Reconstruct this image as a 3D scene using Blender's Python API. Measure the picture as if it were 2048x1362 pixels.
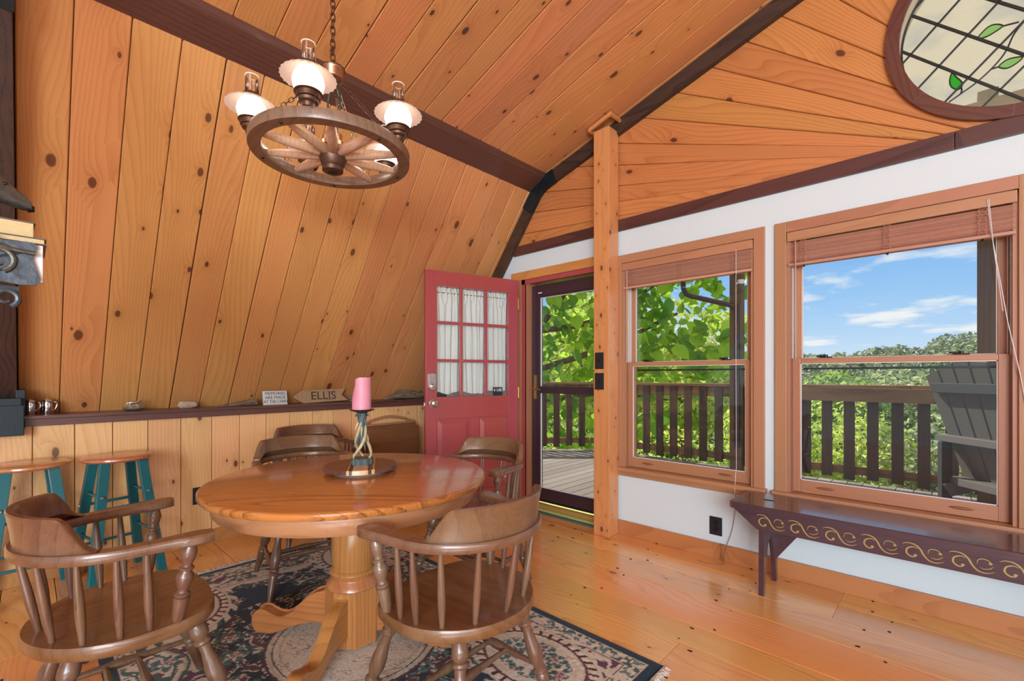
import bpy, bmesh, math, random
import numpy as np
from mathutils import Vector, Matrix
for o in list(bpy.data.objects): bpy.data.objects.remove(o)
S = bpy.context.scene
COL = S.collection
rnd = random.Random(7)
PI = math.pi

# ------------------------------------------------------------------ camera, sky, sun, exposure
cam_d = bpy.data.cameras.new('camera'); cam = bpy.data.objects.new('camera', cam_d); COL.objects.link(cam)
cam.location = (0, 0, 1.2); cam.rotation_euler = (PI/2, 0, math.radians(43.5))
cam_d.sensor_width = 36; cam_d.lens = 920/2048*36; cam_d.shift_y = 71/2048
cam_d.clip_start = .02; cam_d.clip_end = 2000
S.camera = cam
S.view_settings.view_transform = 'Standard'; S.view_settings.look = 'None'
S.view_settings.exposure = 0.0; S.view_settings.gamma = 1.0; S.view_settings.use_curve_mapping = False

W = bpy.data.worlds.new('sky'); S.world = W; W.use_nodes = True
def N(nt, typ, **kw):
    n = nt.nodes.new(typ)
    for k, v in kw.items():
        if k.startswith('i_'):
            key = k[2:]; key = int(key) if key.isdigit() else key.replace('_', ' ')
            n.inputs[key].default_value = v
        else: setattr(n, k, v)
    return n
def math_(nt, op, a, b=None, c=None):
    n = nt.nodes.new('ShaderNodeMath'); n.operation = op
    for i, v in enumerate((a, b, c)):
        if v is None: continue
        if isinstance(v, (int, float)): n.inputs[i].default_value = v
        else: nt.links.new(v, n.inputs[i])
    return n.outputs[0]
def ramp(nt, fac, stops, interp='LINEAR'):
    n = nt.nodes.new('ShaderNodeValToRGB'); cr = n.color_ramp; cr.interpolation = interp
    while len(cr.elements) < len(stops): cr.elements.new(.5)
    for e, (p, c) in zip(cr.elements, stops):
        e.position = p; e.color = (*c, 1) if len(c) == 3 else c
    nt.links.new(fac, n.inputs[0]); return n.outputs[0]
def mixc(nt, fac, a, b, mode='MIX'):
    n = nt.nodes.new('ShaderNodeMix'); n.data_type = 'RGBA'; n.blend_type = mode
    for i, v in ((0, fac), (6, a), (7, b)):
        if isinstance(v, (int, float)): n.inputs[i].default_value = v
        elif isinstance(v, tuple): n.inputs[i].default_value = (*v, 1) if len(v) == 3 else v
        else: nt.links.new(v, n.inputs[i])
    return n.outputs[2]
wt = W.node_tree; bg = wt.nodes['Background']
tc = N(wt, 'ShaderNodeTexCoord'); sp = N(wt, 'ShaderNodeSeparateXYZ'); wt.links.new(tc.outputs['Generated'], sp.inputs[0])
z = sp.outputs[2]
grad = ramp(wt, z, [(0.0, (.74, .85, .96)), (.05, (.58, .76, .97)), (.14, (.34, .60, .95)), (.28, (.19, .44, .90)), (.6, (.10, .28, .72)), (1, (.07, .2, .6))])
zz = math_(wt, 'ADD', math_(wt, 'MAXIMUM', z, 0.0), .12)
cx = math_(wt, 'DIVIDE', sp.outputs[0], zz); cy = math_(wt, 'DIVIDE', sp.outputs[1], zz)
cb = N(wt, 'ShaderNodeCombineXYZ'); wt.links.new(cx, cb.inputs[0]); wt.links.new(cy, cb.inputs[1])
cn = N(wt, 'ShaderNodeTexNoise', i_Scale=1.5, i_Detail=8.0, i_Roughness=.55); wt.links.new(cb.outputs[0], cn.inputs['Vector'])
cf = math_(wt, 'ADD', cn.outputs[0], math_(wt, 'MULTIPLY', math_(wt, 'MAXIMUM', math_(wt, 'SUBTRACT', z, .27), 0.0), .9))
cl = ramp(wt, cf, [(.52, (0, 0, 0)), (.64, (1, 1, 1))])
wt.links.new(mixc(wt, cl, grad, (.92, .93, .95)), bg.inputs[0]); bg.inputs[1].default_value = 1.0

sun_d = bpy.data.lights.new('sun', 'SUN'); sun_d.energy = 8.0; sun_d.angle = math.radians(.6); sun_d.color = (1, .94, .82)
sun = bpy.data.objects.new('sun', sun_d); COL.objects.link(sun)
sun.rotation_euler = Vector((-.75, .04, .82)).to_track_quat('Z', 'Y').to_euler(); sun.location = (-10, 0, 12)

def area(name, loc, aim, sx, sy, power, col=(1, 1, 1)):
    d = bpy.data.lights.new(name, 'AREA'); d.shape = 'RECTANGLE'; d.size = sx; d.size_y = sy; d.energy = power; d.color = col
    o = bpy.data.objects.new(name, d); COL.objects.link(o); o.location = loc
    o.rotation_euler = (Vector(loc) - Vector(aim)).to_track_quat('Z', 'Y').to_euler(); return o
# added unseen fill lights, behind the camera and to the right; no openings modelled
area('added_fill_back', (2.95, -3.7, 2.0), (-1.6, 1.5, 2.3), 2.5, 2.2, 470, (.80, .92, 1.0))
area('added_fill_side', (4.2, -.8, 1.9), (-2, .8, 2.0), 4.6, 1.9, 400, (.80, .92, 1.0))

# ------------------------------------------------------------------ mesh helpers
def link(name, me, mat=None, parent=None, smooth=False):
    o = bpy.data.objects.new(name, me); COL.objects.link(o)
    if mat is not None and not me.materials: me.materials.append(mat)
    if parent is not None: o.parent = parent
    if smooth:
        me.polygons.foreach_set('use_smooth', [True]*len(me.polygons)); 
        try: me.set_sharp_from_angle(angle=math.radians(38))
        except Exception: pass
    return o
def mesh(name, v, f, mat=None, parent=None, smooth=False):
    me = bpy.data.meshes.new(name); me.from_pydata([tuple(p) for p in v], [], f); me.update()
    return link(name, me, mat, parent, smooth)
def empty(name, label, cat, loc=(0, 0, 0), rz=0, group=None):
    o = bpy.data.objects.new(name, None); COL.objects.link(o); o.location = loc; o.rotation_euler = (0, 0, rz)
    o.empty_display_size = .05
    return tag(o, label, cat, group)
def tag(o, label, cat, group=None, kind=None):
    o['label'] = label
    if cat: o['category'] = cat
    if group: o['group'] = group
    if kind: o['kind'] = kind
    return o
def struct(o): o['kind'] = 'structure'; return o
class MB:
    """collects shapes for ONE mesh"""
    def __init__(s): s.v = []; s.f = []
    def add(s, v, f):
        n = len(s.v); s.v += [tuple(p) for p in v]; s.f += [tuple(i+n for i in q) for q in f]; return s
    def box(s, x0, y0, z0, x1, y1, z1, M=None, b=0.0):
        if b <= 0:
            v = [Vector(p) for p in ((x0,y0,z0),(x1,y0,z0),(x1,y1,z0),(x0,y1,z0),(x0,y0,z1),(x1,y0,z1),(x1,y1,z1),(x0,y1,z1))]
            f = [(0,3,2,1),(4,5,6,7),(0,1,5,4),(1,2,6,5),(2,3,7,6),(3,0,4,7)]
        else:
            bm = bmesh.new(); bmesh.ops.create_cube(bm, size=1)
            for q in bm.verts: q.co = Vector(((x0+x1)/2+q.co.x*(x1-x0), (y0+y1)/2+q.co.y*(y1-y0), (z0+z1)/2+q.co.z*(z1-z0)))
            bmesh.ops.bevel(bm, geom=list(bm.edges), offset=b, segments=2, affect='EDGES', profile=.6)
            bm.verts.index_update(); v = [q.co.copy() for q in bm.verts]; f = [tuple(q.index for q in fc.verts) for fc in bm.faces]; bm.free()
        if M is not None: v = [M @ p for p in v]
        return s.add(v, f)
    def lathe(s, prof, P=(0,0,0), Q=(0,0,1), seg=16, caps=True):
        """prof: list of (t along P->Q in 0..1, radius)"""
        P = Vector(P); Q = Vector(Q); ax = (Q-P); L = ax.length; ax.normalize()
        up = Vector((1,0,0)) if abs(ax.x) < .9 else Vector((0,1,0))
        e1 = ax.cross(up).normalized(); e2 = ax.cross(e1)
        v = []; f = []; n = len(prof)
        for t, r in prof:
            for k in range(seg):
                a = 2*PI*k/seg; v.append(P+ax*(t*L)+e1*(r*math.cos(a))+e2*(r*math.sin(a)))
        for i in range(n-1):
            for k in range(seg):
                k2 = (k+1) % seg; f.append((i*seg+k, i*seg+k2, (i+1)*seg+k2, (i+1)*seg+k))
        if caps:
            f.append(tuple(range(seg))[::-1]); f.append(tuple((n-1)*seg+k for k in range(seg)))
        return s.add(v, f)
    def tube(s, pts, r, seg=8, closed=False):
        pts = [Vector(p) for p in pts]; n = len(pts); rs = r if isinstance(r, (list, tuple)) else [r]*n
        v = []; f = []; e1 = None
        for i, p in enumerate(pts):
            if closed: t = pts[(i+1) % n]-pts[i-1]
            else: t = pts[min(i+1, n-1)]-pts[max(i-1, 0)]
            t.normalize()
            if e1 is None:
                up = Vector((0,0,1)) if abs(t.z) < .9 else Vector((1,0,0)); e1 = t.cross(up).normalized()
            else: e1 = (e1-t*e1.dot(t)).normalized()
            e2 = t.cross(e1)
            for k in range(seg):
                a = 2*PI*k/seg; v.append(p+e1*(rs[i]*math.cos(a))+e2*(rs[i]*math.sin(a)))
        m = n if closed else n-1
        for i in range(m):
            j = (i+1) % n
            for k in range(seg):
                k2 = (k+1) % seg; f.append((i*seg+k, i*seg+k2, j*seg+k2, j*seg+k))
        if not closed:
            f.append(tuple(range(seg))[::-1]); f.append(tuple((n-1)*seg+k for k in range(seg)))
        return s.add(v, f)
    def prism(s, poly, z0, z1, M=None, b=0.0):
        """polygon (ccw 2D) extruded z0..z1, top edge chamfered by b"""
        n = len(poly)
        def inset(pl, d):
            out = []
            for i in range(n):
                p0, p1, p2 = (Vector(pl[i-1][:2]), Vector(pl[i][:2]), Vector(pl[(i+1) % n][:2]))
                d1 = (p1-p0); d2 = (p2-p1)
                if d1.length < 1e-7 or d2.length < 1e-7: out.append(p1); continue
                d1.normalize(); d2.normalize(); n1 = Vector((-d1.y, d1.x)); n2 = Vector((-d2.y, d2.x)); m = n1+n2
                if m.length < .35: out.append(p1+n1*d); continue
                m = m/(m.length**2)*2; out.append(p1+m*d if m.length < 3 else p1+m.normalized()*d*3)
            return out
        lay = [[(p[0], p[1], z0) for p in poly], [(p[0], p[1], z1-b) for p in poly]]
        if b > 0: lay.append([(q.x, q.y, z1) for q in inset(poly, b)])
        v = [Vector(p) for l in lay for p in l]; f = [tuple(range(n))[::-1]]
        for i in range(len(lay)-1):
            for k in range(n): f.append((i*n+k, i*n+(k+1) % n, (i+1)*n+(k+1) % n, (i+1)*n+k))
        f.append(tuple((len(lay)-1)*n+k for k in range(n)))
        if M is not None: v = [M @ p for p in v]
        return s.add(v, f)
    def build(s, name, mat=None, parent=None, smooth=False): return mesh(name, s.v, s.f, mat, parent, smooth)
def frame(o, x, zdir):
    """matrix with local x along x, z along zdir"""
    x = Vector(x).normalized(); zdir = Vector(zdir).normalized(); y = zdir.cross(x).normalized(); zdir = x.cross(y)
    M = Matrix((x, y, zdir)).transposed().to_4x4(); M.translation = Vector(o); return M
def board(parent, o, xdir, zdir, L, Wd, T, mat, name='board', b=.003):
    """one board: local x along the grain from o, local y across, face towards zdir; origin on the face"""
    me = MB().prism([(0, 0), (L, 0), (L, Wd), (0, Wd)], -T, 0, None, b)
    ob = me.build(name, mat, parent); ob.matrix_world = frame(o, xdir, zdir); return ob

# ------------------------------------------------------------------ materials
def new_mat(name):
    m = bpy.data.materials.new(name); m.use_nodes = True; return m, m.node_tree, m.node_tree.nodes['Principled BSDF']
def plain(name, col, rough=.5, metal=0.0, bump=0.0, bscale=40, coat=0.0, var=0.0, spec=.5):
    m, nt, b = new_mat(name)
    b.inputs['Base Color'].default_value = (*col, 1); b.inputs['Roughness'].default_value = rough; b.inputs['Metallic'].default_value = metal
    b.inputs['Coat Weight'].default_value = coat; b.inputs['Specular IOR Level'].default_value = spec; b.inputs['Coat Roughness'].default_value = .15
    if bump or var:
        t = N(nt, 'ShaderNodeTexCoord'); n = N(nt, 'ShaderNodeTexNoise', i_Scale=bscale, i_Detail=5.0); nt.links.new(t.outputs['Object'], n.inputs['Vector'])
        if var: nt.links.new(mixc(nt, n.outputs[0], tuple(c*(1-var) for c in col), tuple(min(1, c*(1+var)) for c in col)), b.inputs['Base Color'])
        if bump:
            bp = N(nt, 'ShaderNodeBump', i_Strength=bump, i_Distance=.003); nt.links.new(n.outputs[0], bp.inputs['Height']); nt.links.new(bp.outputs[0], b.inputs['Normal'])
    return m
def wood(name, base, dark, knot=None, axis='X', rings=26.0, contrast=.6, kdens=.5, kscale=1.0, rough=.35, coat=.3, tone=.18, wear=0.0, wearcol=(.6,.5,.4), fine=.25, cath=2.2, bump=.12, warm=.0):
    m, nt, b = new_mat(name); L = nt.links.new
    t = N(nt, 'ShaderNodeTexCoord'); oi = N(nt, 'ShaderNodeObjectInfo'); s = N(nt, 'ShaderNodeSeparateXYZ'); L(t.outputs['Object'], s.inputs[0])
    ix = {'X': (0, 1, 2), 'Y': (1, 0, 2), 'Z': (2, 0, 1)}[axis]
    r = oi.outputs['Random']
    g = math_(nt, 'ADD', s.outputs[ix[0]], math_(nt, 'MULTIPLY', r, 37.0))
    a1 = s.outputs[ix[1]]; a2 = s.outputs[ix[2]]
    if axis == 'Z': a1 = math_(nt, 'ADD', a1, math_(nt, 'MULTIPLY', a2, .8))
    yv = math_(nt, 'ADD', a1, math_(nt, 'MULTIPLY', r, 11.3))
    def comb(fx, fy, zz=None):
        c = N(nt, 'ShaderNodeCombineXYZ'); L(math_(nt, 'MULTIPLY', g, fx), c.inputs[0]); L(math_(nt, 'MULTIPLY', yv, fy), c.inputs[1])
        if zz is not None: L(math_(nt, 'MULTIPLY', a2, zz), c.inputs[2])
        return c.outputs[0]
    def noise(vec, det=3.0, ro=.5):
        n = N(nt, 'ShaderNodeTexNoise', i_Scale=1.0, i_Detail=det, i_Roughness=ro); L(vec, n.inputs['Vector']); return n.outputs[0]
    n1 = noise(comb(.5, 3.2, 3.2), 1.2, .35); n2 = noise(comb(7, 260, 60), 2.0); n3 = noise(comb(1.1, 9, 2), 3.0)
    halo = None
    if knot is not None:
        v = N(nt, 'ShaderNodeTexVoronoi', i_Scale=1.0, i_Randomness=.95); v.voronoi_dimensions = '2D'; L(comb(3.4*kscale, 6.2*kscale), v.inputs['Vector'])
        d = v.outputs['Distance']; cs = N(nt, 'ShaderNodeSeparateColor'); L(v.outputs['Color'], cs.inputs[0])
        on = math_(nt, 'GREATER_THAN', kdens, cs.outputs[0])
        rad = math_(nt, 'ADD', .035, math_(nt, 'MULTIPLY', math_(nt, 'POWER', cs.outputs[1], 2.0), .10))
        dn = math_(nt, 'DIVIDE', math_(nt, 'ADD', d, math_(nt, 'MULTIPLY', math_(nt, 'SUBTRACT', noise(comb(30, 30), 2.0), .5), .03)), rad)
        halo = math_(nt, 'MULTIPLY', on, math_(nt, 'DIVIDE', 1.0, math_(nt, 'ADD', 1.0, math_(nt, 'MULTIPLY', math_(nt, 'POWER', dn, 2.0), .35))))
        core = math_(nt, 'MULTIPLY', on, math_(nt, 'SUBTRACT', 1.0, math_(nt, 'MINIMUM', 1.0, math_(nt, 'MAXIMUM', 0.0, math_(nt, 'MULTIPLY', math_(nt, 'SUBTRACT', dn, .8), 3.5)))))
    gl = math_(nt, 'ADD', math_(nt, 'MULTIPLY', yv, rings), math_(nt, 'MULTIPLY', n1, cath*4))
    if halo is not None: gl = math_(nt, 'ADD', gl, math_(nt, 'MULTIPLY', halo, 3.2))
    fr = math_(nt, 'FRACT', gl)
    ln = math_(nt, 'POWER', fr, 2.6)       # soft rise then a crisp late-wood edge
    band = math_(nt, 'MULTIPLY', ln, contrast)
    fn = math_(nt, 'MULTIPLY', math_(nt, 'SUBTRACT', n2, .5), fine*2)
    tn = math_(nt, 'MULTIPLY', math_(nt, 'SUBTRACT', n3, .5), .5)
    fac = math_(nt, 'ADD', math_(nt, 'ADD', band, fn), tn)
    if halo is not None: fac = math_(nt, 'ADD', fac, math_(nt, 'MULTIPLY', halo, .55))
    cl_ = N(nt, 'ShaderNodeClamp'); L(fac, cl_.inputs[0])
    col = mixc(nt, cl_.outputs[0], base, dark)
    if knot is not None: col = mixc(nt, math_(nt, 'MULTIPLY', core, .92), col, knot)
    if wear:
        wn = noise(comb(2.5, 6, 6), 6.0, .7); wf = ramp(nt, wn, [(.5-.02, (0,0,0)), (.66, (1,1,1))])
        col = mixc(nt, math_(nt, 'MULTIPLY', wf, wear), col, wearcol)
    hs = N(nt, 'ShaderNodeHueSaturation'); L(col, hs.inputs['Color'])
    L(math_(nt, 'ADD', 1-tone, math_(nt, 'MULTIPLY', math_(nt, 'FRACT', math_(nt, 'MULTIPLY', r, 7.7)), 2*tone)), hs.inputs['Value'])
    L(math_(nt, 'ADD', .5-.008, math_(nt, 'MULTIPLY', math_(nt, 'FRACT', math_(nt, 'MULTIPLY', r, 13.1)), .016)), hs.inputs['Hue'])
    L(hs.outputs[0], b.inputs['Base Color'])
    b.inputs['Roughness'].default_value = rough; b.inputs['Coat Weight'].default_value = coat; b.inputs['Coat Roughness'].default_value = .12
    bp = N(nt, 'ShaderNodeBump', i_Strength=bump, i_Distance=.002); L(math_(nt, 'ADD', ln, n2), bp.inputs['Height']); L(bp.outputs[0], b.inputs['Normal'])
    return m
PINE = wood('pine_planks', (.60, .275, .095), (.38, .14, .038), knot=(.11, .035, .014), rings=40, contrast=.44, kdens=.40, tone=.08, rough=.38, coat=.35, fine=.16, cath=5.0)
PINE2 = wood('pine_planks_fair', (.78, .46, .20), (.50, .23, .08), knot=(.13, .05, .025), rings=30, contrast=.34, kdens=.5, kscale=1.15, tone=.09, rough=.42, coat=.2, fine=.14, cath=4.0)
PINE3 = wood('pine_planks_gable', (.52, .20, .060), (.33, .10, .026), knot=(.07, .02, .01), rings=44, contrast=.55, kdens=.10, tone=.08, rough=.4, coat=.2, fine=.16, cath=6.5)
PINE4 = wood('pine_planks_ceiling', (.60, .265, .10), (.38, .14, .045), knot=(.07, .028, .020), rings=38, contrast=.42, kdens=.42, kscale=1.15, tone=.09, rough=.36, coat=.35, fine=.15, cath=4.5)
FLOOR = wood('floor_pine', (.84, .40, .115), (.50, .175, .038), knot=(.07, .025, .012), rings=42, contrast=.5, kdens=.16, tone=.11, rough=.27, coat=.6, fine=.26, cath=6.0, wear=.14, wearcol=(.90, .58, .32))
POSTW = wood('post_pine', (.60, .27, .09), (.40, .14, .04), knot=(.13, .04, .02), axis='Z', rings=20, contrast=.35, kdens=.7, kscale=1.9, tone=.02, rough=.35, coat=.35, fine=.12)
FIRX = wood('fir_trim_x', (.40, .18, .088), (.26, .10, .045), rings=60, contrast=.35, tone=.05, rough=.42, coat=.15, fine=.25, cath=1.0)
FIRZ = wood('fir_trim_z', (.40, .18, .088), (.26, .10, .045), axis='Z', rings=60, contrast=.35, tone=.05, rough=.42, coat=.15, fine=.25, cath=1.0)
BASEW = wood('baseboard_pine', (.47, .20, .062), (.28, .09, .025), knot=(.03, .012, .01), rings=20, contrast=.4, kdens=.12, tone=.03, rough=.4, coat=.2, fine=.15)
DARKX = wood('dark_stained_trim_x', (.085, .026, .022), (.030, .008, .008), rings=40, contrast=.7, tone=.05, rough=.4, coat=.25, fine=.4, cath=1.5)
DARKY = wood('dark_stained_trim_y', (.115, .042, .032), (.05, .016, .013), axis='Y', rings=40, contrast=.5, tone=.03, rough=.42, coat=.2, fine=.3, cath=1.0)
BEAM = wood('dark_beam', (.050, .022, .014), (.006, .004, .004), rings=34, contrast=.8, tone=.05, rough=.6, coat=.1, fine=.6, wear=.28, wearcol=(.11, .05, .02), bump=.5)
RINGW = wood('dark_window_ring', (.115, .032, .02), (.045, .012, .009), rings=34, contrast=.6, tone=.05, rough=.4, coat=.25, fine=.35, cath=2)
TOPW = wood('oak_tabletop', (.50, .185, .040), (.17, .052, .013), rings=46, contrast=.75, tone=.02, rough=.24, coat=.7, fine=.8, cath=5.0, wear=.16, wearcol=(.50, .30, .17))
APRW = wood('oak_apron', (.40, .19, .085), (.24, .095, .035), axis='X', rings=20, contrast=.4, tone=.02, rough=.35, coat=.3, fine=.4, cath=3)
OAKZ = wood('oak_pedestal', (.42, .165, .05), (.24, .085, .022), axis='Z', rings=34, contrast=.55, tone=.02, rough=.3, coat=.4, fine=.6, cath=2)
OAKX = wood('oak_feet', (.42, .165, .05), (.24, .085, .022), axis='X', rings=34, contrast=.55, tone=.02, rough=.3, coat=.4, fine=.6, cath=2)
CHZ = wood('chair_turnings', (.155, .078, .043), (.062, .027, .015), axis='Z', rings=30, contrast=.5, tone=.06, rough=.34, coat=.3, fine=.6, cath=1.5, wear=.40, wearcol=(.235, .155, .105))
CHX = wood('chair_bent_wood', (.160, .078, .038), (.065, .028, .014), axis='Y', rings=26, contrast=.45, tone=.05, rough=.33, coat=.35, fine=.5, cath=2, wear=.30, wearcol=(.235, .16, .105))
CHS = wood('chair_seat_wood', (.17, .074, .028), (.078, .028, .012), axis='X', rings=22, contrast=.4, tone=.05, rough=.36, coat=.3, fine=.5, cath=2.4, wear=.35, wearcol=(.34, .20, .11))
PALE = wood('chair_worn_grey', (.40, .29, .23), (.22, .13, .09), axis='Y', rings=30, contrast=.4, tone=.03, rough=.38, coat=.3, fine=.5, cath=2)
STOOLW = wood('stool_seat_wood', (.50, .20, .085), (.33, .11, .04), axis='X', rings=24, contrast=.35, tone=.05, rough=.25, coat=.5, fine=.3)
BLIND = wood('blind_slats', (.46, .22, .15), (.30, .125, .085), axis='X', rings=90, contrast=.3, tone=.10, rough=.5, coat=.05, fine=.4, cath=.6)
TRAYW = wood('tray_table_wood', (.22, .085, .035), (.11, .038, .016), axis='Y', rings=24, contrast=.4, tone=.12, rough=.4, coat=.2, fine=.4)
TRAYL = wood('tray_handle_wood', (.40, .19, .09), (.22, .09, .04), axis='Y', rings=24, contrast=.4, tone=.08, rough=.4, coat=.2, fine=.4)
DRIFT = wood('driftwood', (.22, .15, .09), (.08, .05, .03), axis='Y', rings=50, contrast=.8, tone=.15, rough=.85, coat=0, fine=.8, bump=.8)
SIGNW = wood('sign_wood', (.36, .23, .12), (.22, .13, .06), axis='Y', rings=24, contrast=.4, tone=.04, rough=.7, coat=0, fine=.4)
WALNUT = wood('walnut', (.12, .045, .030), (.06, .02, .014), rings=30, contrast=.5, tone=.03, rough=.3, coat=.4, fine=.5)
MAPLE = wood('maple', (.62, .36, .16), (.5, .26, .1), rings=30, contrast=.3, tone=.03, rough=.3, coat=.4, fine=.3)
DECKW = wood('deck_grey', (.20, .165, .15), (.10, .08, .075), axis='X', rings=26, contrast=.5, tone=.25, rough=.85, coat=0, fine=.7, bump=.5)
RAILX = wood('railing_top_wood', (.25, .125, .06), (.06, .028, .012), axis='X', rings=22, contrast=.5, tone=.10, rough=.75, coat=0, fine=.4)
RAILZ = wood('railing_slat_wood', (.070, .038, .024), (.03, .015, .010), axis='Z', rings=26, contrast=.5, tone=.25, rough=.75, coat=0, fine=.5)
BENCHW = wood('bench_purple_paint', (.060, .027, .034), (.030, .012, .016), rings=18, contrast=.3, tone=.02, rough=.30, coat=.7, fine=.8, wear=.14, wearcol=(.16, .10, .085))
WHITE = plain('white_plaster', (.58, .645, .665), .75, bump=.12, bscale=14)
RED = wood('red_door_paint', (.36, .060, .062), (.27, .038, .040), axis='Z', rings=30, contrast=.15, tone=.0, rough=.32, coat=.35, fine=.2, cath=1)
STORM = plain('storm_door_maroon', (.035, .016, .024), .35, bump=.1, bscale=60, coat=.2, var=.3)
TEAL = plain('teal_paint', (.008, .125, .145), .35, coat=.25, bump=.05, bscale=30)
BRACK = plain('blackened_teal_steel', (.006, .016, .022), .45, metal=.3, bump=.25, bscale=50, var=.4)
BLACK = plain('black_metal', (.012, .012, .012), .4, metal=.4)
BLACKP = plain('black_plastic', (.012, .014, .016), .35)
COPPER = plain('copper', (.42, .20, .11), .32, metal=.85, bump=.1, bscale=30, var=.25)
COPPERD = plain('aged_copper', (.13, .070, .045), .42, metal=.75, bump=.1, bscale=30, var=.3)
CHROME = plain('chrome', (.7, .7, .7), .12, metal=1.0)
NICKEL = plain('satin_nickel', (.55, .52, .47), .28, metal=.95)
BRASS = plain('brass', (.55, .36, .12), .3, metal=.95)
TSILL = plain('threshold_brass', (.50, .36, .10), .45, metal=.5, bump=.2, bscale=12)
GREENP = plain('green_painted_sill', (.05, .13, .11), .5)
PGREEN = plain('pale_green_paint', (.42, .42, .14), .5)
GOLD = plain('gold_paint', (.36, .25, .075), .45, bump=.2, bscale=80, var=.3)
LEAD = plain('lead_came', (.012, .010, .008), .5)
VINYL = plain('white_vinyl', (.62, .60, .58), .45)
WHEELW = wood('wheel_rim_wood', (.20, .125, .08), (.07, .035, .02), axis='X', rings=24, contrast=.4, tone=.02, rough=.4, coat=.25, fine=.4)
SPOKEW = wood('wheel_spoke_wood', (.55, .37, .26), (.26, .14, .08), axis='X', rings=50, contrast=.3, tone=.05, rough=.4, coat=.2, fine=.5)
CANDLE = plain('pink_wax', (.66, .26, .34), .45, bump=.15, bscale=12, var=.2); CANDLE.node_tree.nodes['Principled BSDF'].inputs['Subsurface Weight'].default_value = .25; CANDLE.node_tree.nodes['Principled BSDF'].inputs['Subsurface Radius'].default_value = (.02, .006, .006)
ANTLER = plain('antler_resin', (.42, .37, .20), .45, bump=.3, bscale=60, var=.5)
BARK = plain('bark_resin', (.07, .10, .10), .5, bump=1.0, bscale=160, var=.9)
PEWTER = plain('pewter', (.28, .31, .28), .38, metal=.6, bump=.3, bscale=60, var=.3)
STONE = plain('pale_stone', (.42, .33, .24), .9, bump=.8, bscale=60, var=.35)
CASTM = plain('cast_bronze', (.11, .11, .095), .42, metal=.65, bump=.9, bscale=55, var=.6)
CASTB = plain('cast_blue_grey_iron', (.07, .09, .11), .42, metal=.65, bump=.6, bscale=45, var=.6)
PAPER = plain('book_pages', (.58, .44, .22), .8, bump=.2, bscale=90, var=.12)
PAPERW = plain('white_paper', (.66, .66, .70), .7)
COVER = plain('book_cover', (.11, .09, .085), .5)
ADI = plain('chair_taupe_plastic', (.095, .085, .078), .55, bump=.1, bscale=20)
ADID = plain('chair_dark_plastic', (.03, .03, .032), .55)
PIPE = plain('brown_downspout', (.045, .025, .018), .35, metal=.3)
SIGNWHITE = plain('sign_white_paint', (.60, .62, .60), .7, var=.1, bscale=30)
INK = plain('sign_ink', (.02, .035, .06), .7)
BURN = plain('burnt_lettering', (.035, .02, .012), .8)
TRUNK = plain('tree_bark', (.17, .11, .07), .9, bump=.8, bscale=14, var=.4)
CLEARW = plain('white_label', (.75, .75, .72), .5)
def glass_mat(name, tint=(1, 1, 1), refl=.9):
    m, nt, b = new_mat(name); nt.nodes.remove(b); L = nt.links.new
    tr = N(nt, 'ShaderNodeBsdfTransparent'); tr.inputs[0].default_value = (*tint, 1)
    gl = N(nt, 'ShaderNodeBsdfGlossy', i_Roughness=.02); fr = N(nt, 'ShaderNodeFresnel', i_IOR=1.45); mx = N(nt, 'ShaderNodeMixShader')
    L(math_(nt, 'MULTIPLY', fr.outputs[0], refl), mx.inputs[0]); L(tr.outputs[0], mx.inputs[1]); L(gl.outputs[0], mx.inputs[2]); L(mx.outputs[0], nt.nodes['Material Output'].inputs[0]); return m
GLASS = glass_mat('window_glass', (.97, .985, .98), .6)
GLASSD = glass_mat('screened_glass', (.62, .64, .66))
CHIM = glass_mat('lamp_chimney_glass', (.93, .90, .86), 2.2)
def translucent(name, col, tcol, fac=.5, var=None, rough=.5):
    m, nt, b = new_mat(name); L = nt.links.new; nt.nodes.remove(b)
    d = N(nt, 'ShaderNodeBsdfDiffuse'); t = N(nt, 'ShaderNodeBsdfTranslucent'); mx = N(nt, 'ShaderNodeMixShader', i_0=fac)
    d.inputs[0].default_value = (*col, 1); t.inputs[0].default_value = (*tcol, 1)
    if var:
        g = N(nt, 'ShaderNodeNewGeometry'); c1 = ramp(nt, g.outputs['Random Per Island'], [(i/(len(var)-1), v) for i, v in enumerate(var)])
        L(c1, d.inputs[0]); L(mixc(nt, .5, c1, tcol, 'MIX'), t.inputs[0])
    L(d.outputs[0], mx.inputs[1]); L(t.outputs[0], mx.inputs[2]); L(mx.outputs[0], nt.nodes['Material Output'].inputs[0]); return m
CLOTH = translucent('cream_curtain_cloth', (.82, .83, .80), (.7, .70, .66), .2)
LEAFBIG = translucent('broad_leaves', (.14, .27, .03), (.60, .85, .10), .5, [(.10, .24, .05), (.24, .46, .06), (.45, .66, .08), (.15, .33, .07)])
LEAFYEL = translucent('sunny_leaves', (.3, .4, .06), (.55, .65, .10), .45, [(.34, .48, .06), (.58, .68, .14), (.78, .78, .28), (.22, .38, .07)])
LEAFMID = translucent('green_leaves', (.12, .22, .05), (.3, .42, .08), .4, [(.14, .26, .07), (.28, .42, .12), (.48, .58, .22), (.10, .19, .06)])
LEAFGREY = translucent('grey_green_leaves', (.2, .27, .12), (.35, .4, .2), .3, [(.16, .24, .11), (.38, .44, .22), (.62, .62, .42), (.18, .27, .12)])
SGLASS = {}
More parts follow.
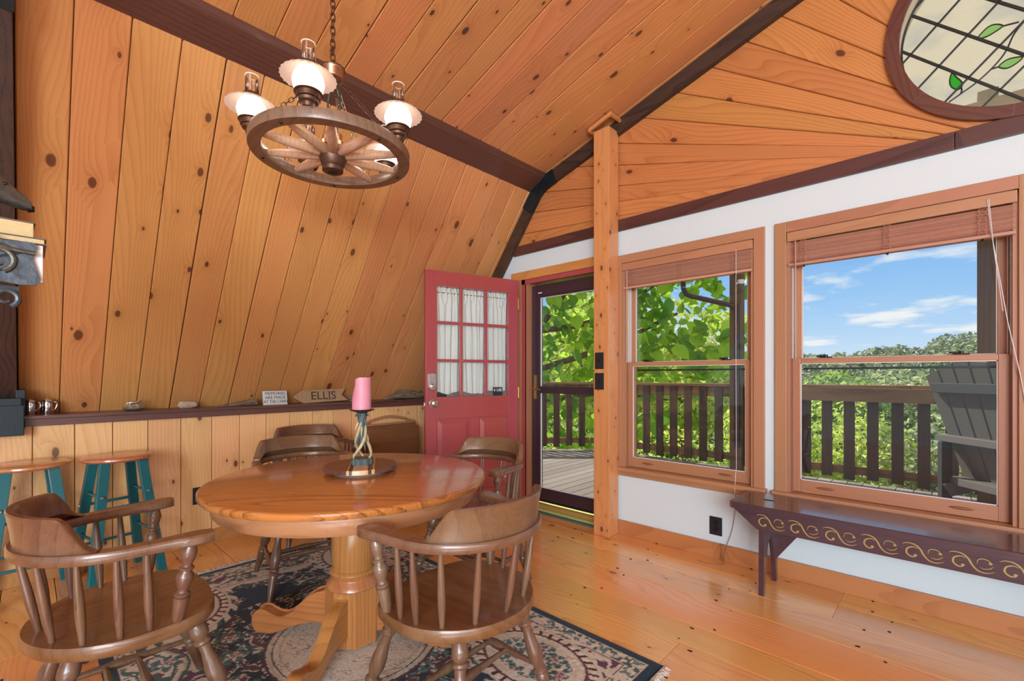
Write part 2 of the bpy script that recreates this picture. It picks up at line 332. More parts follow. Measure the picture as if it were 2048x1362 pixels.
def stained(name, col):
    m, nt, b = new_mat(name); L = nt.links.new; nt.nodes.remove(b)
    tl = N(nt, 'ShaderNodeBsdfTranslucent'); tl.inputs[0].default_value = (*col, 1); tr = N(nt, 'ShaderNodeBsdfTransparent'); tr.inputs[0].default_value = (*[min(1, c*1.03) for c in col], 1)
    rf = N(nt, 'ShaderNodeBsdfGlossy', i_Roughness=.25); m1 = N(nt, 'ShaderNodeMixShader', i_0=.8); m2 = N(nt, 'ShaderNodeMixShader', i_0=.05)
    L(tl.outputs[0], m1.inputs[1]); L(tr.outputs[0], m1.inputs[2]); L(m1.outputs[0], m2.inputs[1]); L(rf.outputs[0], m2.inputs[2]); L(m2.outputs[0], nt.nodes['Material Output'].inputs[0]); return m
SG_CREAM = stained('cream_stained_glass', (.96, .90, .76)); SG_GREEN = stained('green_stained_glass', (.10, .80, .18)); SG_PALE = stained('pale_green_stained_glass', (.62, .92, .55))
def emit(name, col, st):
    m, nt, b = new_mat(name); b.inputs['Base Color'].default_value = (*col, 1); b.inputs['Emission Color'].default_value = (*col, 1); b.inputs['Emission Strength'].default_value = st; return m
BULB = emit('glowing_milk_glass', (1, .90, .78), 13.0)
SHADE = translucent('frosted_ruffled_shade', (.26, .19, .16), (.28, .21, .18), .45)

# ================================================================== THE ROOM
B = 3.125            # inner face of the white wall;  trims come 15-20 mm proud
XR = .287            # ridge line
def zlow(x): return .97+1.34*(x+4.085)
def zup(x): return 2.93+.295*(x+2.56) if x < XR else 2.93+.295*(2*XR-x+2.56)
KX = -2.64; KZ = zup(KX)

# --- floor
fl = struct(MB().box(-4.3, -4.2, -.20, 4.75, 3.30, -.030).build('floor', plain('subfloor', (.03, .015, .008), .9)))
ys = [-4.2, -3.95, -3.68, -3.42, -3.15, -2.9, -2.62, -2.36, -2.1, -1.83, -1.58, -1.3, -1.04, -.78, -.55, -.32, -.10, .11, .40, .683, .925, 1.213, 1.46, 1.72, 2.02, 2.205, 2.505, 2.75, 2.93, 3.125]
for i in range(len(ys)-1):
    y0, y1 = ys[i]+.0016, ys[i+1]-.0016
    cuts = [-4.10, 4.6]
    if y1 > -1.2:
        c = {27: [-.42], 28: [-.42], 24: [-2.9], 20: [.9], 22: [-.3, 1.7], 17: [-1.1], 18: [.6], 25: [1.3], 19: [-2.6], 16: [-2.9], 26: [.9], 15: [-1.9]}.get(i, [rnd.uniform(-3, 2)])
        cuts = sorted(cuts+c)
    for a, b_ in zip(cuts[:-1], cuts[1:]):
        board(fl, (a+.0006, y0, 0), (1, 0, 0), (0, 0, 1), b_-a-.0012, y1-y0, .024, FLOOR, 'board', .0012)
# nails of the floorboards, real little heads in pairs
nb = MB()
for i in range(14, len(ys)-1):
    for k in range(11):
        x = -3.9+k*.61+.05*math.sin(i*3.1)
        for yy in (ys[i]+.03, ys[i+1]-.03):
            nb.lathe([(0, .0045), (1, .0045)], (x+rnd.uniform(-.02, .02), yy, -.002), (x, yy, .0006), 6)
b_fl = FLOOR.node_tree.nodes['Principled BSDF']; b_fl.inputs['Coat IOR'].default_value = 1.75; b_fl.inputs['Coat Weight'].default_value = .9; b_fl.inputs['Coat Roughness'].default_value = .18
no = nb.build('floor_nails', BLACK, fl); no['kind'] = 'stuff'

# --- kneewall on the left, panelled in vertical boards
wl = struct(MB().box(-4.02, -4.2, 0, -3.885, 3.40, .92).build('wall_left', plain('framing', (.12, .07, .04), .9)))
ky = [-3.9+.18*k for k in range(21)]
ky = [-.33, -.158, .021, .200, .376, .554, .736, .920, 1.100, 1.287, 1.465, 1.650, 1.830, 1.999, 2.185, 2.350, 2.528, 2.711, 2.89, 3.07, 3.125]
y = -4.2
kk = []
while y < -.34: kk.append(y); y += .193
kk = kk[:-1] + ky
for a, b_ in zip(kk[:-1], kk[1:]):
    board(wl, (-3.868, b_-.0015, .0), (0, 0, 1), (1, 0, 0), .93, b_-a-.003, .016, PINE2, 'board', .0035) if False else None
    o = MB().prism([(0, 0), (.915, 0), (.915, b_-a-.003), (0, b_-a-.003)], -.016, 0, None, .0035).build('board', PINE2, wl)
    o.matrix_world = frame((-3.868, a+.0015, .0), (0, 0, 1), (1, 0, 0)) @ Matrix.Translation((0, -(b_-a-.003) if False else 0, 0))
    # local y = z x x = (1,0,0)x(0,0,1) = (0,-1,0): shift so the board runs a..b
    o.matrix_world = frame((-3.868, b_-.0015, .0), (0, 0, 1), (1, 0, 0))
struct(MB().box(-3.867, -4.2, .0, -3.845, 3.12, .095, b=.003).build('baseboard_left', BASEW))
ledge = struct(MB().box(-4.12, -.04, .950, -3.835, 3.09, .97, b=.003).box(-3.868, -.04, .908, -3.848, 3.09, .950, b=.002).build('trim_1', DARKY))
struct(MB().box(-4.12, -4.2, .950, -3.835, -.15, .97, b=.003).box(-3.868, -4.2, .908, -3.848, -.15, .950, b=.002).build('trim_2', DARKY))

# --- ceiling: steep lower slope, shallow upper slope, mirrored beyond the ridge
def slab(pts, t=.10):
    """backing panel following the (x,z) outline, from y=-4.2 to the gable"""
    m = MB(); n = len(pts); v = []; f = []
    for (x, zz_), (nx, nz) in pts: 
        v += [(x+nx*.022, -4.2, zz_+nz*.022), (x+nx*.022, 3.30, zz_+nz*.022), (x+nx*(t+.022), -4.2, zz_+nz*(t+.022)), (x+nx*(t+.022), 3.30, zz_+nz*(t+.022))]
    for i in range(n-1):
        a, b_ = 4*i, 4*(i+1); f += [(a, b_, b_+1, a+1), (a+2, a+3, b_+3, b_+2), (a, a+2, b_+2, b_), (a+1, b_+1, b_+3, a+3)]
    f += [(0, 1, 3, 2), (4*n-4, 4*n-2, 4*n-1, 4*n-3)]
    return m.add(v, f)
l1 = Vector((-1.34, 1)).normalized(); l2 = Vector((-.295, 1)).normalized(); lm = (l1+l2).normalized()
pts = [((-4.16, zlow(-4.16)), l1), ((KX, KZ), lm), ((XR, zup(XR)), Vector((0, 1))), ((2*XR-KX, KZ), Vector((-lm.x, lm.y))), ((2*XR+4.16, zlow(-4.16)), Vector((-l1.x, l1.y)))]
ce = struct(slab(pts).build('ceiling', plain('roof_decking', (.05, .03, .02), .9)))
yl = [-.04, .139, .331, .519, .707, .889, 1.080, 1.260, 1.437, 1.615, 1.802, 1.962, 2.148, 2.332, 2.513, 2.702, 2.882, 3.050, 3.125]
yu = [-.04, .139, .32, .505, .687, .877, 1.061, 1.246, 1.436, 1.620, 1.804, 1.950, 2.13, 2.315, 2.502, 2.682, 2.865, 3.060, 3.125]
ym = [-4.2+.19*k for k in range(22)]+[-.04]
xd1 = Vector((1, 0, 1.34)).normalized(); xd2 = Vector((1, 0, .295)).normalized()
L1 = math.hypot(KX+4.12, KZ-zlow(-4.12)); L2 = math.hypot(XR-KX, zup(XR)-KZ)
def cboards(yy, o, xd, Ln, mat, g=.0016):
    xd = Vector(xd).normalized(); nrm = Vector((0, 1, 0)).cross(xd) ; nrm = nrm if nrm.z < 0 else -nrm
    for a, b_ in zip(yy[:-1], yy[1:]):
        # local y = n x x must be +-Y
        yv_ = nrm.cross(xd); oo = Vector(o); oo.y = (a+g) if yv_.y > 0 else (b_-g)
        gg = g*2 if rnd.random() > .25 else g*3.4
        board(ce, oo, xd, nrm, Ln, b_-a-gg, .02, mat, 'board', .004)
cboards(yl, (-4.12, 0, zlow(-4.12)), xd1, L1, PINE)
cboards(yu, (KX, 0, KZ), xd2, L2, PINE4)
cboards(ym, (-4.12, 0, zlow(-4.12)), xd1, L1, PINE)
cboards(ym, (KX, 0, KZ), xd2, L2, PINE4)
cboards(ym+yl[1:], (2*XR+4.12, 0, zlow(-4.12)), (-1, 0, 1.34), L1, PINE)
cboards(ym+yu[1:], (2*XR-KX, 0, KZ), (-1, 0, .295), L2, PINE4)

# purlin board over the kink
def yprism(name, poly, y0, y1, mat):
    """poly in (x,z), extruded along y"""
    n = len(poly); v = [(x, y0, z_) for x, z_ in poly]+[(x, y1, z_) for x, z_ in poly]
    f = [tuple(range(n)), tuple(range(2*n-1, n-1, -1))]+[(k, k+n, (k+1) % n+n, (k+1) % n) for k in range(n)]
    me = bpy.data.meshes.new(name); me.from_pydata(v, [], f)
    bm = bmesh.new(); bm.from_mesh(me); bmesh.ops.recalc_face_normals(bm, faces=bm.faces); bm.to_mesh(me); bm.free()
    return link(name, me, mat)
pp = [(-2.700, 2.83), (-2.644, 2.861), (-2.545, 2.914), (-2.50, 2.955), (-2.60, 3.0), (-2.74, 2.90)]
struct(yprism('trim_3', pp, -.04, 3.09, DARKY)); struct(yprism('trim_4', pp, -4.2, -.15, DARKY))
struct(yprism('trim_5', [(2*XR-x, z_) for x, z_ in pp], -4.2, 3.09, DARKY))

# rafters of the bents: lower leg, upper leg, steel plate at the knee and the foot
def bent(num, y0, y1, mirror=False):
    d = .105
    def mx(p): return [(2*XR-x, z_) for x, z_ in p] if mirror else p
    nl = Vector((1.34, -1)).normalized(); nu = Vector((.295, -1)).normalized()
    a = Vector((-4.10, zlow(-4.10))); k = Vector((KX, KZ)); r_ = Vector((XR, zup(XR)))
    # inner knee = intersection of both offset lines
    bis = (nl+nu).normalized(); ki = k+bis*(d/bis.dot(nl))
    low = [tuple(a-nl*.03), tuple(k-nl*.03), tuple(ki), tuple(a+nl*d)]
    up = [tuple(k-nu*.03), tuple(r_-nu*.03), tuple(r_+nu*d), tuple(ki)]
    o = yprism(f'trim_{num}', mx(low), y0, y1, BEAM); struct(o)
    o2 = yprism(f'trim_{num+1}', mx(up), y0, y1, BEAM); struct(o2)
    return ki, nl, nu
ki, nl, nu = bent(6, 3.085, 3.20); bent(8, -.15, -.042); bent(10, 3.085, 3.20, True); bent(12, -.15, -.042, True)
def knee_plate(y0, y1, parent):
    k = Vector((KX, KZ)); u1 = Vector((1, 1.34)).normalized(); u2 = Vector((1, .295)).normalized(); d = .118; e = .012
    bis = (nl+nu).normalized(); kin = k+bis*(d/bis.dot(nl)); kou = k-bis*e
    poly = [tuple(kou), tuple(k+u2*.20-nu*e), tuple(k+u2*.20+nu*d), tuple(kin), tuple(k-u1*.24+nl*d), tuple(k-u1*.24-nl*e)]
    o = yprism('steel_plate', poly, y0, y1, BRACK); o.parent = parent
    for p in (k+u2*.12+nu*.05, k+nu*.05, k-u1*.15+nl*.05):
        b = MB().lathe([(0, .012), (.7, .012), (1, .008)], (p.x, y0+.002, p.y), (p.x, y0-.010, p.y), 6).build('bolt', BRACK, parent)
knee_plate(3.072, 3.10, bpy.data.objects['trim_6']); knee_plate(-.155, -.036, bpy.data.objects['trim_8'])
# steel foot bracket of the near bent, down at the ledge
fb = MB().box(-4.02, -.16, .865, -3.79, -.022, 1.075, b=.003).box(-3.80, -.16, .865, -3.775, -.012, 1.035, b=.003).box(-3.98, -.045, .90, -3.84, -.008, 1.12, b=.002)
fb.build('steel_foot_bracket', BRACK, bpy.data.objects['trim_8'])

# --- gable wall: white plaster below, fan of boards above
DX0, DX1, DZ = -2.80, -1.975, 2.075
W1 = (-1.80, -.880, .50, 2.055); W2 = (-.70, .232, .50, 2.055); W3 = (1.1, 2.1, .50, 2.055)
gw = MB(); T = .16
def gbox(x0, x1, z0, z1): gw.box(x0, B, z0, x1, B+T, z1)
gbox(-4.0, DX0, 0, 2.33); gbox(DX0, DX1, DZ, 2.33); gbox(DX1, W1[0], 0, 2.33)
for w, nx in ((W1, W2[0]), (W2, W3[0]), (W3, 4.6)):
    gbox(w[0], w[1], 0, w[2]); gbox(w[0], w[1], w[3], 2.33); gbox(w[1], nx, 0, 2.33)
# above 2.33: sheathing with a round hole, in wedges
cxr, czr, Rh = XR, 2.91, .475
def outline(a):
    dx, dz = math.cos(a), math.sin(a); best = 9
    for (px, pz, qx, qz) in ((-3.1, 2.33, -2.64, 2.906), (-2.64, 2.906, XR, zup(XR)), (XR, zup(XR), 3.214, 2.906), (3.214, 2.906, 3.67, 2.33), (3.67, 2.33, -3.1, 2.33)):
        ex, ez = qx-px, qz-pz; den = dx*ez-dz*ex
        if abs(den) < 1e-9: continue
        t = ((px-cxr)*ez-(pz-czr)*ex)/den; s_ = ((px-cxr)*dz-(pz-czr)*dx)/den
        if t > 0 and -1e-6 <= s_ <= 1+1e-6: best = min(best, t)
    return cxr+dx*best, czr+dz*best
angs = sorted([2*PI*k/72 for k in range(72)]+[math.atan2(pz-czr, px-cxr) % (2*PI) for px, pz in ((-3.1, 2.33), (-2.64, 2.906), (XR, zup(XR)), (3.214, 2.906), (3.67, 2.33))])
for a, b_ in zip(angs, angs[1:]+[angs[0]]):
    i0 = (cxr+Rh*math.cos(a), czr+Rh*math.sin(a)); i1 = (cxr+Rh*math.cos(b_), czr+Rh*math.sin(b_)); o0 = outline(a); o1 = outline(b_)
    v = [(p[0], yy, p[1]) for yy in (B+.022, B+T) for p in (i0, o0, o1, i1)]
    gw.add(v, [(0, 1, 2, 3), (7, 6, 5, 4), (0, 4, 5, 1), (2, 6, 7, 3), (3, 7, 4, 0), (1, 5, 6, 2)])
wf = struct(gw.build('wall_front', WHITE))
struct(MB().box(-3.1, B+.0195, 2.36, XR-.60, B+.0215, 2.80).build('trim_21', BEAM))
struct(MB().prism([(-2.62, 2.80), (XR-.60, 2.80), (XR-.60, 3.46), (-2.2, 2.96)], 0, .002, Matrix(((1, 0, 0, 0), (0, 0, -1, B+.0215), (0, 1, 0, 0), (0, 0, 0, 1)))).build('trim_22', BEAM))
def rafter_z(x): return 2.94+.2925*(x+2.233)
seams = [((-3.10, 2.385), (XR, 2.385)), ((-2.80, 2.497), (-1.303, 2.385)), ((-2.66, 2.660), (-.839, 2.390)), ((-2.50, 2.80), (-.554, 2.39)), ((-2.22, 2.927), (-.398, 2.41)), ((-1.86, 2.996), (-.272, 2.420)),
         ((-1.640, 3.107), (-.093, 2.394)), ((-1.38, 3.183), (-.014, 2.395)), ((-1.155, 3.259), (.061, 2.392)), ((-.93, 3.315), (-.176, 2.656)), ((-.745, 3.380), (-.239, 2.853)), ((-.53, 3.41), (-.235, 3.021)), ((-.27, 3.50), (-.12, 3.24)), ((.02, 3.60), (.10, 3.35)), ((XR, 3.70), (XR, 3.38))]
seams = [(a, (b[0]+(b[0]-a[0])*(b[1]-2.383)/(a[1]-b[1]), 2.383) if 0 < i < 9 and b[1] < 2.45 else b) for i, (a, b) in enumerate(seams)]
def circ_end(p):  # continue a seam to radius .505 of the window if it reaches it
    return math.hypot(p[0]-cxr, p[1]-czr) < .56
seams = [((a[0]-.07*(b[0]-a[0])/max(.01, math.hypot(b[0]-a[0], b[1]-a[1])), a[1]-.07*(b[1]-a[1])/max(.01, math.hypot(b[0]-a[0], b[1]-a[1]))) if 0 < i < 12 else a, b) for i, (a, b) in enumerate(seams)]
for i in range(len(seams)-1):
    (a0, a1), (b0, b1) = seams[i], seams[i+1]
    poly = [a0, a1]
    if circ_end(b1) or i >= 8:
        R = .505; t1 = math.atan2(b1[1]-czr, b1[0]-cxr) % (2*PI)
        t0 = math.atan2(a1[1]-czr, a1[0]-cxr) % (2*PI) if circ_end(a1) else math.radians(250)
        if i == 0: t0 = t1
        if not circ_end(a1) and i < 8: t0 = t1
        nn = 6; poly = [a0] + ([a1] if not circ_end(a1) else []) + [(cxr+R*math.cos(t0+(t1-t0)*k/nn), czr+R*math.sin(t0+(t1-t0)*k/nn)) for k in range(nn+1)]
    else: poly += [b1]
    if i == 0: poly = [a0, b1]
    if i == 7: poly = [a0, a1, b1]
    if i == 8: poly = [a0, a1, (XR, 2.383)]+[(cxr+.505*math.cos(t), czr+.505*math.sin(t)) for t in [math.radians(268)+(math.atan2(b1[1]-czr, b1[0]-cxr) % (2*PI)-math.radians(268))*k/8 for k in range(9)]]
    poly += [b0]
    for mir in (False, True):
        q = [(2*XR-x, z_) for x, z_ in poly][::-1] if mir else poly
        # local x along the upper seam so that the grain runs with the board
        ax = Vector((seams[i+1][0][0]-seams[i+1][1][0], 0, seams[i+1][0][1]-seams[i+1][1][1])).normalized()*-1
        if mir: ax.x = -ax.x; 
        M = frame((q[0][0], B, q[0][1]), ax, (0, -1, 0)); Mi = M.inverted()
        loc = [Mi @ Vector((x, B, z_)) for x, z_ in q]; loc = [(p.x, p.y) for p in loc]
        ar = sum(loc[k-1][0]*loc[k][1]-loc[k][0]*loc[k-1][1] for k in range(len(loc)))
        if ar < 0: loc = loc[::-1]
        def shrink(pl, d):
            out = []
            for q_ in range(len(pl)):
                p0, p1, p2 = Vector(pl[q_-1]), Vector(pl[q_]), Vector(pl[(q_+1) % len(pl)]); d1 = (p1-p0).normalized(); d2 = (p2-p1).normalized()
                mm = Vector((-d1.y-d2.y, d1.x+d2.x)); out.append(tuple(p1+(mm/max(.3, mm.length_squared)*2*d)))
            return out
        loc = shrink(loc, .0016)
        o = MB().prism(loc, -.02, 0, None, .0045).build('board', PINE3, wf); o.matrix_world = M
# dark horizontal trim under the fan
struct(MB().box(-2.93, B-.018, 2.305, .02, B+.01, 2.392, b=.003).build('trim_14', DARKX)); struct(MB().box(.022, B-.018, 2.305, 3.5, B+.01, 2.392, b=.003).build('trim_15', DARKX))
struct(MB().box(-1.828, B-.018, 0, W3[0]+3.4, B, .104, b=.003).build('baseboard_front', BASEW))

# --- timber post with its cap moulding
po = struct(MB().box(-1.962, 2.972, 0, -1.828, 3.106, 3.06, b=.004).build('trim_16', POSTW))
def capz(x): return zup(x)
cp = MB()
M = frame((-1.99, 2.945, zup(-1.99)-.022), (1, 0, .295), (-.295, 0, 1))
cp.box(-.01, 0, -.014, .205, .018, .012, M, .002).box(-.01, .018, -.014, .008, .165, .012, M, .002).box(.185, .018, -.014, .205, .165, .012, M, .002)
cp.build('cap_moulding', POSTW, po)

# --- window trim, sashes, glass
def dh_window(n, w, mir=False):
    x0, x1, z0, z1 = w
    f = MB()
    cw = .062
    f.box(x0-cw, B-.018, z0, x0, B+.005, z1+cw, b=.003).box(x1, B-.018, z0, x1+cw, B+.005, z1+cw, b=.003)
    win = struct(f.build(f'window_{n}', FIRZ))
    MB().box(x0-.0, B-.018, z1, x1, B+.005, z1+cw, b=.003).build('head_casing', FIRX, win)
    MB().box(x0-cw-.012, B-.045, z0-.016, x1+cw+.012, B+.09, z0+.010, b=.004).box(x0-cw, B-.020, z0-.055, x1+cw, B+.0, z0-.016, b=.003).build('sill', FIRX, win)
    j = MB().box(x0, B-.005, z0, x0+.018, B+T+.02, z1).box(x1-.018, B-.005, z0, x1, B+T+.02, z1).build('side_jambs', FIRZ, win)
    MB().box(x0, B-.005, z1-.018, x1, B+T+.02, z1).box(x0, B+.08, z0, x1, B+T+.05, z0+.03).build('head_jamb', FIRX, win)
    v = MB()
    for xx, s in ((x0+.018, 1), (x1-.018, -1)):
        for a, b_ in ((0, .004), (.010, .013)): v.box(min(xx+s*a, xx+s*b_), B+.052, 1.29, max(xx+s*a, xx+s*b_), B+.10, z1-.018)
        v.box(min(xx, xx+s*.006), B+.045, z0, max(xx, xx+s*.006), B+.13, z1-.02)
    v.build('jamb_liner', VINYL, win)
    a, b_ = x0+.022, x1-.022
    def sash(name, y, zb, zt, bot, top, st=.040):
        sz = MB().box(a, y, zb, a+st, y+.036, zt, b=.003).box(b_-st, y, zb, b_, y+.036, zt, b=.003).build(name, FIRZ, win)
        MB().box(a+st, y+.0005, zb, b_-st, y+.0355, zb+bot, b=.003).box(a+st, y+.0005, zt-top, b_-st, y+.0355, zt, b=.003).build('rail', FIRX, sz)
        g = MB().box(a+st-.003, y+.016, zb+bot-.003, b_-st+.003, y+.019, zt-top+.003).build('pane', GLASS, sz)
        sp_ = MB()
        for q in ((a+st, zb+bot, a+st+.004, zt-top), (b_-st-.004, zb+bot, b_-st, zt-top), (a+st, zb+bot, b_-st, zb+bot+.004), (a+st, zt-top-.004, b_-st, zt-top)):
            sp_.box(q[0], y+.006, q[1], q[2], y+.015, q[3])
        sp_.build('glazing_bead', VINYL, sz)
        return sz
    lo = sash('lower_sash', B+.035, z0+.012, 1.305, .072, .030)
    up = sash('upper_sash', B+.078, 1.275, z1-.018, .030, .045)
    for fx in (.2, .8):   # finger grooves and sash locks
        x = x0+(x1-x0)*fx
        g = MB().lathe([(0, .0), (.2, .006), (.5, .008), (.8, .006), (1, 0)], (x-.05, B+.034, z0+.05), (x+.05, B+.034, z0+.05), 8, False).build('finger_groove', plain('groove_shadow_wood', (.22, .08, .03), .5), lo)
        k = MB().box(x-.03, B+.045, 1.305, x+.03, B+.066, 1.312, b=.002).box(x-.045, B+.05, 1.312, x-.005, B+.06, 1.322, b=.002).lathe([(0, .011), (1, .009)], (x, B+.055, 1.305), (x, B+.055, 1.324), 10).build('sash_lock', BLACK, lo)
    if n != 3: MB().box(a+.042, B+.105, 1.238, b_-.042, B+.112, 1.250).build('screen_bar', BLACK, win)
    return win
dh_window(1, W1); dh_window(2, W2); dh_window(3, W3)

def blind(name, w, label, ztop, zbot, gap):
    x0, x1 = w[0]+.004, w[1]-.004
    t = empty(name, label, 'blind', (0, 0, 0), 0, 'wooden blinds raised at the tops of the windows')
    MB().box(x0, B-.022, ztop-.055, x1, B-.008, ztop, b=.003).box(x0, B-.008, ztop-.045, x1, B+.04, ztop-.008).build('valance', FIRX, t)
    nsl = 17; zs0 = ztop-.058
    for k in range(nsl):
        zz_ = zs0-gap-(zs0-gap-zbot-.012)*k/(nsl-1)
        me = MB().prism([(x0+.004, -.012), (x1-.004, -.012), (x1-.004, .012), (x0+.004, .012)], -.0012, .0012, Matrix.Translation((0, B+.004, zz_)) @ Matrix.Rotation(-.62+.12*math.sin(k*1.7), 4, 'X'))
        me.build('slat', BLIND, t)
    MB().box(x0+.004, B-.018, zbot-.012, x1-.004, B+.028, zbot+.004, b=.003).build('bottom_rail', BLIND, t)
    wd = x1-x0
    for f_ in (.09, .5, .88):
        x = x0+wd*f_; c = MB()
        for s in (-.012, .012):
            c.tube([(x+s*(1+.3*math.sin(q*2.1)), B-.020-.004*math.sin(q*1.3), ztop-.06-(ztop-.06-zbot)*q/14) for q in range(15)], .0013, 5)
        for q in range(9): c.tube([(x-.014, B-.022, zs0-(zs0-zbot)*q/9), (x, B-.027, zs0-.006-(zs0-zbot)*q/9), (x+.014, B-.022, zs0-(zs0-zbot)*q/9)], .001, 4)
        c.build('ladder_cord', BLIND, t)
        MB().lathe([(0, .006), (1, .004)], (x, B, zbot-.022), (x, B, zbot-.012), 8).build('cord_plug', BLACK, t)
    MB().tube([(x0+.045, B-.028, ztop-.06), (x0+.047, B-.028, 1.55), (x0+.045, B-.028, 1.30)], .004, 6).build('tilt_wand', BLIND, t)
    return t
b1 = blind('wooden_blind', W1, 'short raised wooden blind on the narrower window beside the timber post', 2.05, 1.868, .002)
b2 = blind('wooden_blind', W2, 'wide raised wooden blind with gapped slats on the window above the bench', 2.05, 1.862, .010)
MB().tube([(W1[1]-.10, B-.024, 2.0), (W1[1]-.10, B-.024, 1.25), (W1[1]-.098, B-.024, .62), (W1[1]-.10, B-.04, .53), (W1[1]-.10, B-.048, .45)], .0016, 5).build('pull_cord', VINYL, b1)
MB().tube([(W2[1]-.10, B-.024, 2.03), (W2[1]-.085, B-.026, 1.85), (W2[1]-.035, B-.026, 1.45), (W2[1]+.005, B-.024, 1.2), (W2[1]+.03, B-.024, 1.0)], .0018, 5).tube([(W2[1]-.095, B-.026, 2.03), (W2[1]-.08, B-.03, 1.8), (W2[1]-.05, B-.026, 1.5)], .0014, 5).build('pull_cord', VINYL, b2)

# --- round leaded window
rw = struct(MB().build('window_4', RINGW) if False else mesh('window_4', *(lambda n: ([(cxr+r*math.cos(2*PI*k/n), yy, czr+r*math.sin(2*PI*k/n)) for r, yy in ((.473, B-.024), (.527, B-.024), (.527, B+.004), (.473, B+.12)) for k in range(n)], [((i*n+k), (i*n+(k+1) % n), ((i+1) % 4*n+(k+1) % n), ((i+1) % 4*n+k)) for i in range(4) for k in range(n)]))(96), plain('round_jamb_paint', (.60, .54, .40), .6)))
for k in range(8):   # ring of dark sectors with open joints
    a0 = math.radians(262+45*k)+.0010; a1 = math.radians(262+45*(k+1))-.0010; nn = 10
    ar = [a0+(a1-a0)*i/nn for i in range(nn+1)]
    loc = [(.532*math.cos(a), .532*math.sin(a)) for a in ar]+[(.472*math.cos(a), .472*math.sin(a)) for a in ar[::-1]]
    am = (a0+a1)/2; Mr = Matrix.Rotation(-am-PI/2, 2)
    loc = [tuple(Mr @ Vector(p)) for p in loc]
    M = frame((cxr, B-.026, czr), (math.cos(am+PI/2), 0, math.sin(am+PI/2)), (0, -1, 0))
    loc2 = []
    for a in ar: loc2.append(M.inverted() @ Vector((cxr+.530*math.cos(a), B-.026, czr+.530*math.sin(a))))
    for a in ar[::-1]: loc2.append(M.inverted() @ Vector((cxr+.472*math.cos(a), B-.026, czr+.472*math.sin(a))))
    loc2 = [(p.x, p.y) for p in loc2]; area_ = sum(loc2[q-1][0]*loc2[q][1]-loc2[q][0]*loc2[q-1][1] for q in range(len(loc2)))
    if area_ < 0: loc2 = loc2[::-1]
    v = MB().prism(loc2, -.020, 0, None, 0); o = v.build('ring_section', RINGW, rw); o.matrix_world = M
yg = B+.085
def disc_cell(name, poly, mat, y=yg, t=.004):
    v = [(p[0], y, p[1]) for p in poly]+[(p[0], y+t, p[1]) for p in poly]; n = len(poly)
    return mesh(name, v, [tuple(range(n)), tuple(range(2*n-1, n-1, -1))]+[(k, k+n, (k+1) % n+n, (k+1) % n) for k in range(n)], mat, rw)
def clip(poly, nx, nz, c):
    out = []
    for i in range(len(poly)):
        p, q = poly[i-1], poly[i]; dp = p[0]*nx+p[1]*nz-c; dq = q[0]*nx+q[1]*nz-c
        if dp*dq < 0: t = dp/(dp-dq); out.append((p[0]+(q[0]-p[0])*t, p[1]+(q[1]-p[1])*t))
        if dq >= 0: out.append(q)
    return out
circ = [(cxr+.476*math.cos(2*PI*k/64), czr+.476*math.sin(2*PI*k/64)) for k in range(64)]
q2 = 1/math.sqrt(2)
U = [2.3, 2.535, 2.748, 2.958, 3.168, 3.378, 3.588, 3.80, 4.2]; V = [1.7, 1.965, 2.18, 2.392, 2.605, 2.820, 3.040, 3.255, 3.6]
for a, b_ in zip(U[:-1], U[1:]):
    for c, d in zip(V[:-1], V[1:]):
        p = clip(clip(clip(clip(circ, q2, q2, a*q2), -q2, -q2, -b_*q2), -q2, q2, c*q2), q2, -q2, -d*q2)
        if len(p) > 2: disc_cell('pane', p, SG_CREAM)
def lead(p0, p1, w=.005):
    p0 = Vector((p0[0], yg, p0[1])); p1 = Vector((p1[0], yg, p1[1])); x = (p1-p0).normalized()
    MB().box(0, -w, -.004, (p1-p0).length, w, .008, frame(p0, x, (0, -1, 0)), .0015).build('lead_came', LEAD, rw)
R_ = .474
for u in U[1:-1]:
    dd = (u-(cxr+czr))*q2
    if abs(dd) < R_: h = math.sqrt(R_*R_-dd*dd); m = (cxr+dd*q2, czr+dd*q2); lead((m[0]-h*q2, m[1]+h*q2), (m[0]+h*q2, m[1]-h*q2), .0055)
for u in V[1:-1]:
    dd = (u-(czr-cxr))*q2
    if abs(dd) < R_: h = math.sqrt(R_*R_-dd*dd); m = (cxr-dd*q2, czr+dd*q2); lead((m[0]-h*q2, m[1]-h*q2), (m[0]+h*q2, m[1]+h*q2), .0038)
MB().tube([(cxr+.470*math.cos(2*PI*k/64), yg-.002, czr+.470*math.sin(2*PI*k/64)) for k in range(64)], .007, 6, True).build('lead_came', LEAD, rw)
def sm(p, n=4, closed=False):
    out = []; m = len(p)
    for i in range(m if closed else m-1):
        p0, p1, p2, p3 = (p[(i-1) % m] if closed or i else p[0]), p[i], p[(i+1) % m], (p[(i+2) % m] if closed or i+2 < m else p[-1])
        for k in range(n):
            t = k/n; out.append(tuple(.5*((2*b)+(-a+c)*t+(2*a-5*b+4*c-d)*t*t+(-a+3*b-3*c+d)*t**3) for a, b, c, d in zip(p0, p1, p2, p3)))
    if not closed: out.append(tuple(p[-1]))
    return out
